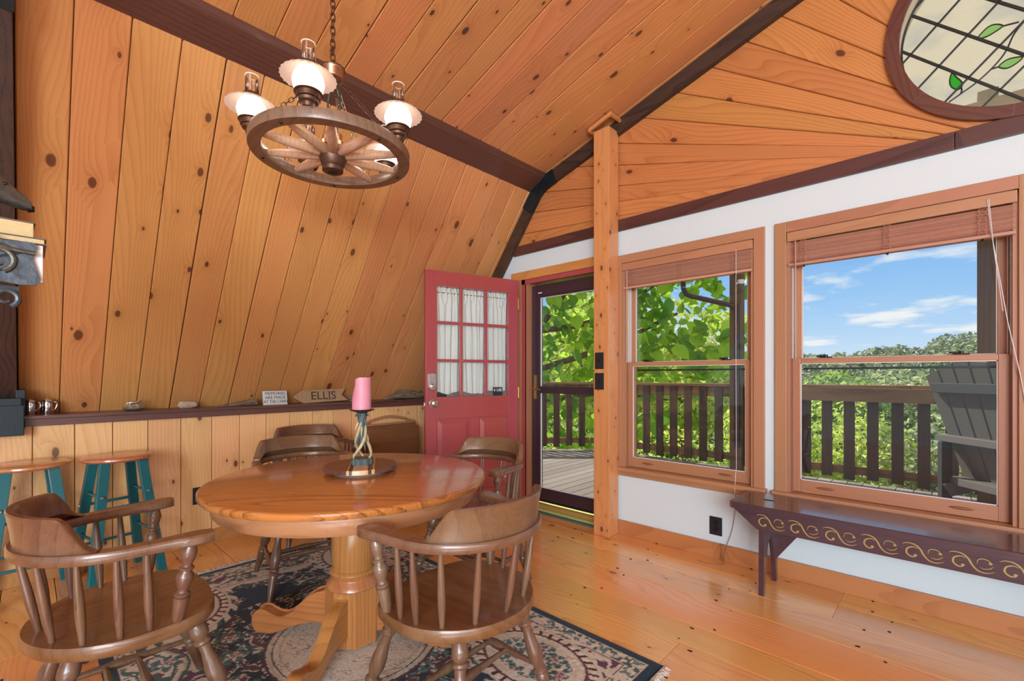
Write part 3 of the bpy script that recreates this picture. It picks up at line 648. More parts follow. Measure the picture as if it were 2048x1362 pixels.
lv = [([(.013, 2.727), (.004, 2.690), (.012, 2.655), (.035, 2.634), (.049, 2.646), (.047, 2.668), (.028, 2.700)], SG_GREEN),
      ([(.103, 2.856), (.134, 2.889), (.161, 2.893), (.188, 2.872), (.158, 2.855), (.129, 2.848)], SG_PALE),
      ([(.175, 2.683), (.196, 2.702), (.223, 2.703), (.252, 2.692), (.229, 2.671), (.200, 2.664)], SG_PALE),
      ([(.30, 2.90), (.35, 2.93), (.40, 2.92), (.44, 2.89), (.39, 2.87), (.34, 2.875)], SG_GREEN), ([(.36, 3.06), (.38, 3.11), (.43, 3.14), (.47, 3.13), (.45, 3.09), (.41, 3.06)], SG_PALE)]
for p, m_ in lv:
    pp_ = sm(p, 4, True); disc_cell('leaf_pane', pp_, m_, yg-.004, .010)
    MB().tube([(x, yg-.004, z_) for x, z_ in pp_], .0032, 5, True).build('lead_came', LEAD, rw)
for st in ([(.30, 2.90), (.256, 2.856), (.223, 2.811), (.198, 2.746), (.161, 2.695), (.103, 2.643), (.042, 2.607), (.001, 2.584)], [(.013, 2.725), (.008, 2.742)], [(.24, 2.863), (.208, 2.868), (.186, 2.871)], [(.177, 2.683), (.151, 2.683)], [(.046, 2.638), (.048, 2.622), (.042, 2.607)], [(.256, 2.856), (.35, 2.98), (.38, 3.06), (.40, 3.2), (.46, 3.33)]):
    MB().tube([(x, yg-.003, z_) for x, z_ in sm(st, 4)], .0038, 6).build('lead_came', LEAD, rw)

# --- doorway: frame, storm door, threshold
df = struct(MB().box(DX0-.16, B-.018, 2.075, DX1+.02, B+.004, 2.150, b=.003).build('door_1', wood('door_head_fir', (.56, .22, .065), (.36, .11, .03), rings=40, contrast=.35, tone=.02, rough=.4, coat=.15)))
MB().box(DX0-.04, B-.004, 0, DX0, B+T, DZ+.0).box(DX0-.04, B-.004, 2.035, DX1+.0, B+T, 2.076).box(DX1-.018, B-.004, 0, DX1+.02, B+T, 2.035).build('jamb', RED, df)
MB().box(DX0, B+.012, .03, DX0+.025, B+T, 2.035).build('door_stop', FIRZ, df)
MB().box(DX0-.09, B-.016, 0, DX0-.04, B+.003, 2.075, b=.002).build('side_casing', FIRZ, df)
th = MB().box(DX0, B-.012, 0.0, DX1, B+T+.03, .028, b=.004).build('threshold', PGREEN, df)
MB().box(DX0-.02, B-.05, 0.0, DX1, B-.012, .012, b=.003).build('green_sill_strip', GREENP, df)
MB().lathe([(0, .030), (1, .030)], (DX0+.005, B+.045, .034), (DX1, B+.045, .034), 14).build('brass_sill', TSILL, df)
sd = empty('storm_door', 'narrow maroon framed glass storm door closed in the doorway to the deck', 'door', (DX0+.03, B+.06, .09))
ox = DX0+.03; oy = B+.06; oz = .09
w_ = DX1-.018-ox; hh = 2.02-oz
def sbox(n, x0, z0, x1, z1, y0=0, y1=.035, mat=STORM, b=.002, par=sd): return MB().box(x0, y0, z0, x1, y1, z1, b=b).build(n, mat, par)
sbox('stile', 0, 0, .100, hh); sbox('stile', w_-.09, 0, w_, hh); sbox('top_rail', .100, hh-.115, w_-.09, hh, .001, .034); sbox('bottom_rail', .100, 0, w_-.09, .105, .001, .034)
sbox('middle_bar', .100, .955, w_-.09, 1.018, -.004, .034)
for q in ((.078, .11, .088, hh-.12), ): sbox('glazing_strip', q[0], q[1], q[2], q[3], -.006, .002)
sbox('glazing_strip', .088, .085, w_-.09, .095, -.006, .002); sbox('glazing_strip', .088, hh-.10, w_-.09, hh-.088, -.006, .002)
MB().box(.098, .016, 1.014, w_-.088, .019, hh-.113).build('upper_pane', GLASS, sd); MB().box(.098, .016, .103, w_-.088, .019, .958).build('lower_pane', GLASS, sd)
sbox('rim_bead', .100, 1.018, .105, hh-.115, .004, .016, VINYL, 0); sbox('rim_bead', .105, hh-.120, w_-.09, hh-.115, .004, .016, VINYL, 0); sbox('rim_bead', .100, .105, .105, .955, .004, .016, VINYL, 0); sbox('rim_bead', .105, .105, w_-.09, .110, .004, .016, VINYL, 0)
hd = MB().box(.030, -.012, .90, .052, .0, 1.12, b=.003).build('handle_plate', BRASS, sd)
MB().tube([(.041, -.010, .995), (.041, -.040, .995), (.05, -.048, .994), (.115, -.050, .990), (.145, -.046, .985)], [.007, .007, .007, .006, .004], 8).build('lever', BRASS, hd)
MB().tube([(.041, -.008, .94), (.041, -.022, .94)], .006, 8).build('lock_button', BRASS, hd)
sbox('white_label', .075, hh-.075, .118, hh-.066, -.001, .001, CLEARW, 0)
sbox('door_sweep', 0, -.020, w_, 0, .004, .030, BLACK)

# ================================================================== red entrance door, standing open
hx, hy = -2.876, 3.075; ang = math.atan2(2.24-hy, -3.12-hx)
DOORT = (hx, hy, 0)
rd = empty('entrance_door', 'open maroon-red wooden door with nine curtained lites over two raised panels', 'door', DOORT, ang)
DW, DH, DT = .870, 2.069, .043
def dbox(n, x0, z0, x1, z1, y0=0, y1=DT, mat=RED, b=.002, par=rd): return MB().box(x0, y0, z0, x1, y1, z1, b=b).build(n, mat, par)
# local +y of the slab must face the camera side
sgn = 1
x_a, x_b, z_a, z_b = .095, .775, 1.026, 1.947
dbox('stile', 0, .012, x_a, DH); dbox('stile', x_b, .012, DW, DH); dbox('top_rail', x_a, z_b, x_b, DH, .0005, DT-.0005); dbox('lock_rail', x_a, .845, x_b, z_a, .0005, DT-.0005)
dbox('bottom_rail', x_a, .012, x_b, .22, .0005, DT-.0005); dbox('mullion', .385, .22, .470, .845, .0005, DT-.0005)
for (p0, p1) in ((x_a, .385), (.470, x_b)):
    v = []; f = []
    for side in (0, 1):
        ys_ = [.010, .010, .006] if side == 0 else [DT-.014, DT-.014, DT-.005]
        dd = [0, .012, .045]
        for yy, d in zip(ys_, dd): v += [(p0+d, yy, .22+d), (p1-d, yy, .22+d), (p1-d, yy, .845-d), (p0+d, yy, .845-d)]
    for s_ in (0, 12):
        for l in (0, 4):
            for k in range(4): f.append((s_+l+k, s_+l+(k+1) % 4, s_+l+4+(k+1) % 4, s_+l+4+k))
        f.append((s_+8, s_+9, s_+10, s_+11))
    o = mesh('raised_panel', v, f, RED, rd)
mw = .024
cw3 = (x_b-x_a-2*mw)/3; ch3 = (z_b-z_a-2*mw)/3
for k in (1, 2):
    xx = x_a+k*cw3+(k-1)*mw; dbox('muntin', xx, z_a, xx+mw, z_b, .006, DT-.006, b=.003)
for k in (1, 2):
    zz_ = z_a+k*ch3+(k-1)*mw
    for c in range(3): dbox('muntin', x_a+c*(cw3+mw), zz_, x_a+c*(cw3+mw)+cw3, zz_+mw, .0065, DT-.0065, b=.003)
for i in range(3):
    for j_ in range(3):
        dbox('pane', x_a+i*(cw3+mw), z_a+j_*(ch3+mw), x_a+i*(cw3+mw)+cw3, z_a+j_*(ch3+mw)+ch3, .020, .023, GLASS, 0)
# curtains behind the panes (on the far face of the slab)
def curtain(x0, x1, seed, label):
    r = random.Random(seed); nx, nz = 110, 26; v = []; ph = r.random()*6
    for j_ in range(nz+1):
        t = j_/nz; zz_ = 1.952-t*(.895+.0)
        for i in range(nx+1):
            s_ = i/nx; gather = max(0, 1-abs(t-.06)*14)
            amp = .010*(1-.4*gather)*(0.5+.5*math.sin(s_*9+ph))+.006
            yy = -.022-(DT*0) - amp*math.sin(s_*2*PI*(7+gather*9)+ph+t*1.2*math.sin(s_*7)) - .003*math.sin(s_*60+t*9)
            zed = zz_+.006*math.sin(s_*40+ph)*(gather+ (t < .03)) + (.012*math.sin(s_*11+ph) if t > .95 else 0)
            v.append((x0+(x1-x0)*s_+.012*t*math.sin(s_*8+ph), yy, zed))
    f = [(j_*(nx+1)+i, j_*(nx+1)+i+1, (j_+1)*(nx+1)+i+1, (j_+1)*(nx+1)+i) for j_ in range(nz) for i in range(nx)]
    o = mesh('door_curtain', v, f, CLOTH, None, True); o.matrix_world = Matrix.Translation(DOORT) @ Matrix.Rotation(ang, 4, 'Z')
    tag(o, label, 'curtain', 'gathered curtains behind the lites of the red door'); return o
curtain(x_a-.02, .38, 3, 'gathered cream curtain behind the lites nearest the hinges of the red door')
curtain(.385, x_b+.02, 5, 'gathered cream curtain behind the lites on the lock side of the red door')
MB().tube([(x_a-.03, -.024, 1.902), (x_b+.03, -.024, 1.902)], .004, 8).build('curtain_rod', BRASS, rd)
stk = dbox('sticker', .150, z_a+.001, .245, z_a+.075, .0236, .0244, plain('sticker_black', (.01, .02, .03), .5), 0)
def text(name, body, size, mat, parent, M, ext=.0006, align='CENTER', xs=1.0):
    c = bpy.data.curves.new(name, 'FONT'); c.body = body; c.size = size; c.extrude = ext; c.align_x = align; c.align_y = 'CENTER'; c.resolution_u = 4
    c.materials.append(mat); o = bpy.data.objects.new(name, c); COL.objects.link(o)
    me = bpy.data.meshes.new_from_object(o); bpy.data.objects.remove(o); o = bpy.data.objects.new(name, me); COL.objects.link(o)
    if not me.materials: me.materials.append(mat)
    if parent: o.parent = parent
    o.matrix_local = M @ Matrix.Diagonal((xs, 1, 1, 1)); return o
Mt = Matrix(((-1, 0, 0, .197), (0, 0, 1, .0246), (0, 1, 0, z_a+.048), (0, 0, 0, 1)))
text('lettering', '4 HR', .040, CLEARW, stk, Mt)
# knob, lock keypad, latch, hinges
kb = MB().lathe([(0, .033), (.10, .033), (.14, .016), (.5, .014), (.55, .024), (.72, .030), (.9, .027), (1, .018)], (.811, DT, .977), (.811, DT+.062, .977), 20).build('door_knob', NICKEL, rd, True)
MB().lathe([(0, .010), (1, .009)], (.811, DT+.062, .977), (.811, DT+.066, .977), 12).build('turn_button', BRASS, kb, True)
kp = MB().prism(sm([(.032, -.02), (.032, .045), (.026, .068), (0, .074), (-.026, .068), (-.032, .045), (-.032, -.02), (-.03, -.055), (-.02, -.070), (0, -.073), (.02, -.070), (.03, -.055)], 3, True), 0, .024, frame((.818, DT, 1.155), (-1, 0, 0), (0, 1, 0)), .006).build('keypad_lock', NICKEL, rd, True)
bt = MB()
for r_ in range(4):
    for c in range(3): bt.box(.818+(c-1)*.014-.005, DT+.024, 1.205-r_*.016, .818+(c-1)*.014+.005, DT+.027, 1.213-r_*.016, b=.001)
bt.build('keypad_buttons', plain('button_grey', (.35, .35, .34), .4), kp)
MB().lathe([(0, .021), (.6, .021), (.7, .012), (1, .012)], (.818, DT+.022, 1.118), (.818, DT+.036, 1.118), 18).build('lock_cylinder', CHROME, kp, True)
MB().box(DW, .010, .955, DW+.010, .032, .985, b=.003).build('latch', NICKEL, rd)
for zz_ in (.25, 1.05, 1.85): MB().lathe([(0, .007), (1, .007)], (-.006, DT+.002, zz_-.05), (-.006, DT+.002, zz_+.05), 10).build('hinge', BRASS, rd)

# ================================================================== switches and outlets
def plate(name, label, cat, M, w, h, toggles=1, outlet=False):
    t = MB().box(-w/2, -h/2, 0, w/2, h/2, .006, b=.002).build(name, BLACKP); t.matrix_world = M; tag(t, label, cat)
    for s in ((1, -1) if outlet else (0,)):
        if outlet: 
            MB().lathe([(0, .017), (1, .016)], (0, s*.020, .005), (0, s*.020, .0085), 18).build('socket', BLACK, t)
            MB().box(-.008, s*.020+.001, .008, -.005, s*.020+.010, .0092).box(.005, s*.020+.001, .008, .008, s*.020+.010, .0092).build('slot', plain('slot_black', (.002, .002, .002), .8), t)
        else:
            MB().box(-.006, -.014, .004, .006, .014, .008).box(-.004, 0, .008, .004, .012, .016, b=.001).build('toggle', BLACK, t)
    return t
FM = lambda x, y, z_, zd: frame((x, y, z_), Vector((0, 0, 1)).cross(Vector(zd)), zd)
plate('light_switch', 'black light switch plate on the post, the upper of two', 'switch', FM(-1.910, 2.972, 1.315, (0, -1, 0)), .075, .125)
plate('light_switch', 'black light switch plate on the post, the lower of two', 'switch', FM(-1.910, 2.972, 1.160, (0, -1, 0)), .078, .125)
plate('wall_outlet', 'black double socket on the white wall left of the bench', 'outlet', FM(-1.112, B, .212, (0, -1, 0)), .080, .120, outlet=True)
plate('wall_outlet', 'black double socket on the pine panelling behind the round table', 'outlet', FM(-3.868, .842, .350, (1, 0, 0)), .080, .120, outlet=True)
cord = MB().tube(sm([(-.985, B-.012, .46), (-.99, B-.013, .33), (-1.01, B-.014, .20), (-1.035, B-.025, .11), (-1.05, B-.03, .03), (-1.04, B-.075, .004), (-1.10, B-.12, .003), (-1.18, B-.13, .003)], 5), .002, 6).build('antenna_wire', plain('clear_brown_wire', (.25, .14, .08), .4), None, True)
tag(cord, 'thin loose wire hanging beside the bench and curling on the floor', 'wire')

# ================================================================== round pedestal table
TX, TY, TZ = -1.968, 1.028, .75
table = empty('round_table', 'round oak pedestal dining table with four curved feet', 'table', (TX, TY, 0), math.radians(42))
def half_disc(r, z0, z1, side, b, name, mat, par, gap=.0008, n=48, prof=None):
    prof = prof or [(r-b, z0), (r, z0+b), (r, z1-b*.6), (r-b*.6, z1)]
    v = []; f = []; m = n+1
    for rr, zz_ in prof:
        for k in range(m):
            a = PI*k/n; v.append((rr*math.cos(a), side*(gap+rr*math.sin(a)), zz_))
    L_ = len(prof)
    for i in range(L_-1):
        for k in range(n): f.append((i*m+k, i*m+k+1, (i+1)*m+k+1, (i+1)*m+k) if side > 0 else (i*m+k, (i+1)*m+k, (i+1)*m+k+1, i*m+k+1))
    top = tuple((L_-1)*m+k for k in range(m)); bot = tuple(range(m))
    f.append(top if side > 0 else top[::-1]); f.append(bot[::-1] if side > 0 else bot)
    f.append(tuple(i*m for i in range(L_))[::-1]+tuple(i*m+n for i in range(L_)))
    o = mesh(name, v, f, mat, par, True); return o
for s_ in (1, -1):
    half_disc(.597, TZ-.030, TZ, s_, .006, 'tabletop_half', TOPW, table, prof=[(.585, TZ-.030), (.592, TZ-.029), (.597, TZ-.022), (.597, TZ-.006), (.592, TZ-.001), (.588, TZ)])
ap = MB(); n = 72; prof = [(.552, TZ-.0305), (.556, TZ-.045), (.553, TZ-.085), (.543, TZ-.100), (.520, TZ-.100), (.520, TZ-.0305)]
v = [(r*math.cos(2*PI*k/n), r*math.sin(2*PI*k/n), z_) for r, z_ in prof for k in range(n)]
ap.add(v, [(i*n+k, i*n+(k+1) % n, (i+1) % 6*n+(k+1) % n, (i+1) % 6*n+k) for i in range(6) for k in range(n)]); ap.build('apron', APRW, table, True)
MB().box(-.5, -.05, TZ-.075, .5, .05, TZ-.031).box(-.05, -.5, TZ-.076, .05, .5, TZ-.032).build('support_rail', OAKX, table)
MB().lathe([(0, .088), (.02, .088), (.22, .094), (.5, .0985), (.86, .099), (.90, .094), (.93, .094), (.95, .104), (.975, .108), (1, .104)], (0, 0, TZ-.070), (0, 0, .315), 40).build('column', OAKZ, table, True)
MB().lathe([(0, .104), (.25, .100), (.3, .101), (.6, .117), (.85, .122), (1, .114)], (0, 0, .316), (0, 0, .255), 40).build('turned_collar', OAKZ, table, True)
oc = [(.124*math.cos(PI/8+k*PI/4)*(1.0 if k % 2 else 1.0), .124*math.sin(PI/8+k*PI/4)) for k in range(8)]
MB().prism(oc, .018, .262, None, .006).build('octagonal_block', OAKZ, table)
def foot(i):
    pr = [(.105, .225), (.14, .222), (.19, .205), (.24, .165), (.29, .118), (.34, .092), (.385, .098), (.43, .118), (.465, .112), (.488, .085), (.490, .050), (.475, .018), (.44, .004), (.41, .004), (.37, .018), (.32, .038), (.27, .058), (.22, .072), (.17, .078), (.105, .078)]
    p = [(x, z_) for x, z_ in pr]; p = sm(p, 3, True); p = [(max(.10, x), max(.003, z_)) for x, z_ in p]
    o = MB().prism(p[::-1] if False else p, -.026, .026, None, .006)
    a = i*PI/2+math.radians(-6)
    M = Matrix.Rotation(a, 4, 'Z') @ Matrix(((1, 0, 0, 0), (0, 0, -1, 0), (0, 1, 0, 0), (0, 0, 0, 1)))
    me = mesh('foot', o.v, o.f, OAKX, table); bm = bmesh.new(); bm.from_mesh(me.data); bmesh.ops.recalc_face_normals(bm, faces=bm.faces); bm.to_mesh(me.data); bm.free()
    me.matrix_local = M; me.data.polygons.foreach_set('use_smooth', [True]*len(me.data.polygons)); me.data.set_sharp_from_angle(angle=math.radians(40))
for i in range(4): foot(i)

# ================================================================== captain's chairs
def spindle_prof(r, kind):
    if kind == 'spindle': return [(0, r*.62), (.04, r*.66), (.3, r*.98), (.42, r), (.6, r*.92), (.96, r*.60), (1, r*.58)]
    if kind == 'post': return [(0, .013), (.03, .014), (.08, .017), (.22, .0205), (.30, .0215), (.325, .022), (.335, .017), (.35, .0215), (.375, .0225), (.39, .016), (.42, .014), (.45, .017), (.52, .0225), (.57, .0235), (.60, .0225), (.64, .016), (.66, .015), (.675, .020), (.695, .0205), (.71, .015), (.735, .014), (.78, .018), (.86, .0215), (.90, .0205), (.95, .016), (1, .014)]
    if kind == 'leg': return [(0, .015), (.02, .0165), (.06, .024), (.12, .0265), (.16, .026), (.185, .019), (.20, .0245), (.22, .0245), (.235, .018), (.29, .0165), (.36, .021), (.45, .0265), (.52, .0265), (.57, .021), (.60, .018), (.615, .024), (.635, .0245), (.65, .019), (.665, .022), (.69, .023), (.72, .021), (.85, .0175), (1, .0135)]
    if kind == 'stretcher': return [(0, .008), (.08, .009), (.35, .0125), (.45, .0165), (.5, .0175), (.55, .0165), (.65, .0125), (.92, .009), (1, .008)]
def rail_pt(s):
    """centre line of the arm rail, s in 0..1 from left tip round the back to right tip -> (u, v, outward normal)"""
    a = .250; b_ = .262; La = .175; Lc = PI*(a+b_)/2*1.0; tot = 2*La+Lc; d = s*tot
    if d < La: t = d/La; return (La*(1-t), .281-.018*t, (0, 1))
    if d > tot-La: t = (d-(tot-La))/La; return (La*t, -.263-.018*t, (0, -1))
    ph = (d-La)/Lc*PI; u = -a*math.sin(ph); v_ = b_*math.cos(ph); nx, ny = -math.sin(ph)/a, math.cos(ph)/b_; l = math.hypot(nx, ny); return (u, v_, (nx/l, ny/l))
def make_chair(pale=False):
    t = bpy.data.objects.new('captains_chair', None); COL.objects.link(t); t.empty_display_size = .05
    mz, mx_, ms = CHZ, CHX, CHS
    # seat: shield outline with a hollowed top
    out = []; n = 56
    for k in range(n):
        a = 2*PI*k/n; c, s_ = math.cos(a), math.sin(a); e = 2.0 if c < 0 else 3.3
        u = abs(c)**(2/e)*(1 if c > 0 else -1)*.235; v_ = abs(s_)**(2/e)*(1 if s_ > 0 else -1)*.268
        if c > 0: v_ *= 1.0-.0*c
        else: v_ *= 1-.06*(-c)
        if abs(v_) < .06 and c > 0: u += .006
        out.append((u-.012, v_))
    rings = [1, .985, .93, .80, .62, .42, .2]; zt = .440; v = []; f = []
    def topz(u, v_, k): 
        d = max(0, 1-k*1.05); return zt-.014*min(1, d*2.2)*(1 if True else 0)+.008*math.exp(-(v_/.03)**2)*(1 if u > .05 else 0)*min(1, d*3+.2)
    for k in rings:
        for (u, v_) in out: v.append((u*k, v_*k, topz(u*k, v_*k, k) if k < 1 else zt-.008))
    v.append((0, 0, topz(0, 0, 0))); ci = len(v)-1
    base = len(v)
    for k, zz_ in ((1, zt-.030), (.975, zt-.040)):
        for (u, v_) in out: v.append((u*k, v_*k, zz_))
    R = len(rings)
    for i in range(R-1):
        for k in range(n): f.append((i*n+k, i*n+(k+1) % n, (i+1)*n+(k+1) % n, (i+1)*n+k))
    for k in range(n): f.append(((R-1)*n+k, (R-1)*n+(k+1) % n, ci))
    for k in range(n): f.append((k, base+k, base+(k+1) % n, (k+1) % n)); f.append((base+k, base+n+k, base+n+(k+1) % n, base+(k+1) % n))
    f.append(tuple(base+n+k for k in range(n))[::-1])
    mesh('seat', v, f, ms, t, True)
    tops = {'f': (.145, .165, zt-.035), 'r': (-.135, .14, zt-.035)}; bots = {'f': (.262, .245, 0.0), 'r': (-.232, .228, 0.0)}
    L = {}
    for s_ in (1, -1):
        for q in 'fr':
            P = Vector(tops[q]); Q = Vector(bots[q]); P.y *= s_; Q.y *= s_; L[q, s_] = (P, Q)
            MB().lathe(spindle_prof(0, 'leg'), P, Q, 14).build('leg', mz, t, True)
    at = lambda q, s_, z_: L[q, s_][0].lerp(L[q, s_][1], (L[q, s_][0].z-z_)/L[q, s_][0].z)
    mids = []
    for s_ in (1, -1):
        a, b_ = at('f', s_, .150), at('r', s_, .165); MB().lathe(spindle_prof(0, 'stretcher'), a, b_, 10).build('side_stretcher', mz, t, True); mids.append((a, b_))
    for f_ in (.40, .62):
        MB().lathe(spindle_prof(0, 'stretcher'), mids[0][0].lerp(mids[0][1], f_), mids[1][0].lerp(mids[1][1], f_), 10).build('cross_stretcher', mz, t, True)
    # arm rail, one bent piece with broadened hands
    n = 60; v = []; f = []; za = .689; th = .030
    for i in range(n+1):
        s_ = i/n; u, v_, (nx, ny) = rail_pt(s_); e = min(s_, 1-s_)
        w = .024+.010*math.exp(-((e-.04)/.05)**2); 
        if e < .012: w *= .72
        zz_ = za+.004*math.exp(-(e/.1)**2); ho = th/2
        for (dn, dz) in ((-w, -ho*.7), (-w*.88, -ho), (w*.88, -ho), (w, -ho*.7), (w, ho*.6), (w*.85, ho), (-w*.85, ho), (-w, ho*.6)):
            v.append((u+nx*dn, v_+ny*dn, zz_+dz))
    for i in range(n):
        for k in range(8): f.append((i*8+k, i*8+(k+1) % 8, (i+1)*8+(k+1) % 8, (i+1)*8+k))
    f.append(tuple(range(8))[::-1]); f.append(tuple(n*8+k for k in range(8)))
    mesh('arm_rail', v, f, mx_, t, True)
    # crest: curved block on top of the rail with swept-down ends
    n = 64; v = []; f = []; m = 8
    for i in range(n+1):
        s_ = .235+.53*i/n; u, v_, (nx, ny) = rail_pt(s_); e = min(i, n-i)/n
        q = min(1, e/.15); h = .006+.100*(q*q*(3-2*q))*(1-.06*(1-min(1, e/.5)))
        ti, to = -.016, .012
        z0 = za+th/2-.001
        pts_ = [(to-.001, 0), (to+.002, h*.35), (to+.008, h*.75), (to+.0125, h*.95), (to+.009, h), (ti+.021, h), (ti+.016, h*.95), (ti, h*.30)]
        for dn, dz in pts_: v.append((u+nx*dn, v_+ny*dn, z0+dz))
    for i in range(n):
        for k in range(m): f.append((i*m+k, i*m+(k+1) % m, (i+1)*m+(k+1) % m, (i+1)*m+k))
    f.append(tuple(range(m))[::-1]); f.append(tuple(n*m+k for k in range(m)))
    mesh('crest', v, f, mx_, t, True)
    zb = .681
    def top_at(u, v_, ds): 
        best = min((rail_pt(k/200) for k in range(201)), key=lambda p: abs(math.atan2(p[1], -p[0]+.02)-math.atan2(v_, -u+.02))); return (best[0], best[1], zb)
    for (u, v_) in ((-.205, 0), (-.180, .118), (-.180, -.118), (-.122, .200), (-.122, -.200), (-.045, .236), (-.045, -.236), (.022, .244), (.022, -.244)):
        if u > -.06: tp = (u-.012, (.262 if u < 0 else .268)*(1 if v_ > 0 else -1), zb)
        else: tp = top_at(u, v_, 0)
        MB().lathe(spindle_prof(.0125, 'spindle'), (u, v_, zt-.006), tp, 10).build('spindle', mz, t, True)
    for s_ in (1, -1): MB().lathe(spindle_prof(0, 'post'), (.088, .246*s_, zt-.006), (.118, .272*s_, zb), 14).build('arm_post', mz, t, True)
    return t
def dup(root):
    r = root.copy(); COL.objects.link(r)
    for ch in list(root.children):
        c = ch.copy(); COL.objects.link(c); c.parent = r
        for g_ in list(ch.children): d_ = g_.copy(); COL.objects.link(d_); d_.parent = c
    return r
ch0 = make_chair()
chairs = [(-1.967, .228, 90.4, "brown captain's chair in the left foreground, its back rail worn greyish, facing the table"),
          (-1.237, 1.048, 183.8, "brown captain's chair in the foreground on the window side of the table, seen from behind"),
          (-2.800, 1.152, -8.4, "brown captain's chair pushed in behind the table on the side of the pine panelling"),
          (-1.988, 1.779, -84.3, "brown captain's chair behind the table, in front of the open red door"),
          (-3.500, 1.498, -7.0, "brown captain's chair against the pine panelling, behind the chair that is pushed in")]
for i, (x, y, a, lb) in enumerate(chairs):
    c = ch0 if i == 0 else dup(ch0); c.location = (x, y, .006 if i < 4 else 0); c.rotation_euler = (0, 0, math.radians(a)); tag(c, lb, 'chair', "captain's chairs around the dining table")

# ================================================================== bar stools
def make_stool():
    t = bpy.data.objects.new('bar_stool', None); COL.objects.link(t)
    H_ = .730
    MB().lathe([(0, .150), (.15, .163), (.45, .171), (.7, .170), (.92, .160), (1, .150)], (0, 0, H_-.030), (0, 0, H_), 40).build('seat', STOOLW, t, True)
    pt = {}
    for sx in (1, -1):
        for sy in (1, -1):
            P = Vector((.088*sx, .088*sy, H_-.030)); Q = Vector((.165*sx, .165*sy, 0)); ax = (Q-P).normalized(); pt[sx, sy] = (P, Q)
            w, d = .024, .015; x = Vector((sx, -sy, 0)).normalized()*0+Vector((0, 1, 0)); 
            M = frame(P, ax, Vector((1, 0, 0)))
            o = MB().box(0, -w, -d, (Q-P).length, w, d, M, .003)
            o.v = [(p[0], p[1], max(0.0, p[2])) for p in o.v]; o.build('leg', TEAL, t)
    def leg(sx, sy, z_): P, Q = pt[sx, sy]; return P.lerp(Q, (P.z-z_)/P.z)
    for a, b_, zs in (((1, 1), (1, -1), (.20, .44)), ((-1, 1), (-1, -1), (.20, .44)), ((1, 1), (-1, 1), (.27, .51)), ((1, -1), (-1, -1), (.27, .51))):
        for z_ in zs:
            p, q = leg(*a, z_), leg(*b_, z_); MB().lathe([(0, .0085), (1, .0085)], p, q, 10).build('rung', TEAL, t, True)
            d = (q-p).normalized(); MB().lathe([(0, .005), (.5, .009), (1, .010)], p-d*.030, p-d*.016, 10).lathe([(0, .005), (.5, .009), (1, .010)], q+d*.030, q+d*.016, 10).build('rung_cap', NICKEL, t, True)
    return t
st = make_stool()
for i, (x, y, a, lb) in enumerate([(-3.605, .372, 12, 'teal bar stool with round wooden seat, the one nearer the round table'), (-3.625, .005, 4, 'teal bar stool with round wooden seat, at the left edge under the dark post bracket')]):
    s_ = st if i == 0 else dup(st); s_.location = (x, y, 0); s_.rotation_euler = (0, 0, math.radians(a)); tag(s_, lb, 'stool', 'teal bar stools along the panelling')

# ================================================================== long painted bench
be = empty('painted_bench', 'long dark purple painted bench with gold scrolls along its apron', 'bench', (-.90, 2.725, 0))
BL = 1.62; BD = .345; BZ = .495
M0 = Matrix.Identity(4)
tp = MB().prism([(.0, .018), (.018, 0), (BL-.018, 0), (BL, .018), (BL, BD), (0, BD)], BZ-.034, BZ, None, .004).build('seat_board', BENCHW, be)
for hx_ in (.16, BL-.16): MB().prism([(hx_+.030*math.cos(2*PI*k/20), .172+.013*math.sin(2*PI*k/20)) for k in range(20)], BZ-.0005, BZ+.0006).build('grip_hole', plain('hole_black', (.004, .003, .004), .9), be)
# aprons front and back with slanted ends
def xz(poly, y0, y1, name, mat, par):
    n = len(poly); v = [(x, y0, z_) for x, z_ in poly]+[(x, y1, z_) for x, z_ in poly]
    return mesh(name, v, [tuple(range(n)), tuple(range(2*n-1, n-1, -1))]+[(k, k+n, (k+1) % n+n, (k+1) % n) for k in range(n)], mat, par)
apz = BZ-.034
for yy in (.012, BD-.040): xz([(.02, apz), (.14, .365), (BL-.14, .365), (BL-.02, apz)], yy, yy+.022, 'apron', BENCHW, be)
def bleg(x):
    pl_ = [(.038, apz), (.030, 0), (.060, 0), (.085, .17), (.115, .26), (.172, .30), (.229, .26), (.259, .17), (BD-.060, 0), (BD-.030, 0), (BD-.038, apz)]
    v = [(x, y, z_) for y, z_ in pl_]+[(x+.026, y, z_) for y, z_ in pl_]; n = len(pl_)
    mesh('leg', v, [tuple(range(n)), tuple(range(2*n-1, n-1, -1))]+[(k, k+n, (k+1) % n+n, (k+1) % n) for k in range(n)], BENCHW, be)
bleg(.145); bleg(BL-.171)
xz([(.171, apz), (.171, .17), (.195, .17), (.40, apz)], .162, .184, 'brace', BENCHW, be); xz([(BL-.171, apz), (BL-.171, .17), (BL-.195, .17), (BL-.40, apz)], .162, .184, 'brace', BENCHW, be)
def ribbon(mb, pts_, ws, y):
    n = len(pts_); v = []
    for i, (x, z_) in enumerate(pts_):
        a = pts_[max(0, i-1)]; b_ = pts_[min(n-1, i+1)]; dx, dz = b_[0]-a[0], b_[1]-a[1]; l = math.hypot(dx, dz) or 1; w = ws(i/(n-1))
        v += [(x-dz/l*w, y, z_+dx/l*w), (x+dz/l*w, y, z_-dx/l*w)]
    mb.add(v, [(2*i, 2*i+1, 2*i+3, 2*i+2) for i in range(n-1)])
sc = MB(); yy = .0112
w1 = lambda t: .0006+.0026*math.sin(PI*t)
ribbon(sc, sm([(-.060, .028), (-.045, .036), (-.020, .034), (0, .018), (.012, -.006), (.030, -.026), (.055, -.030), (.078, -.020)], 5), w1, yy)
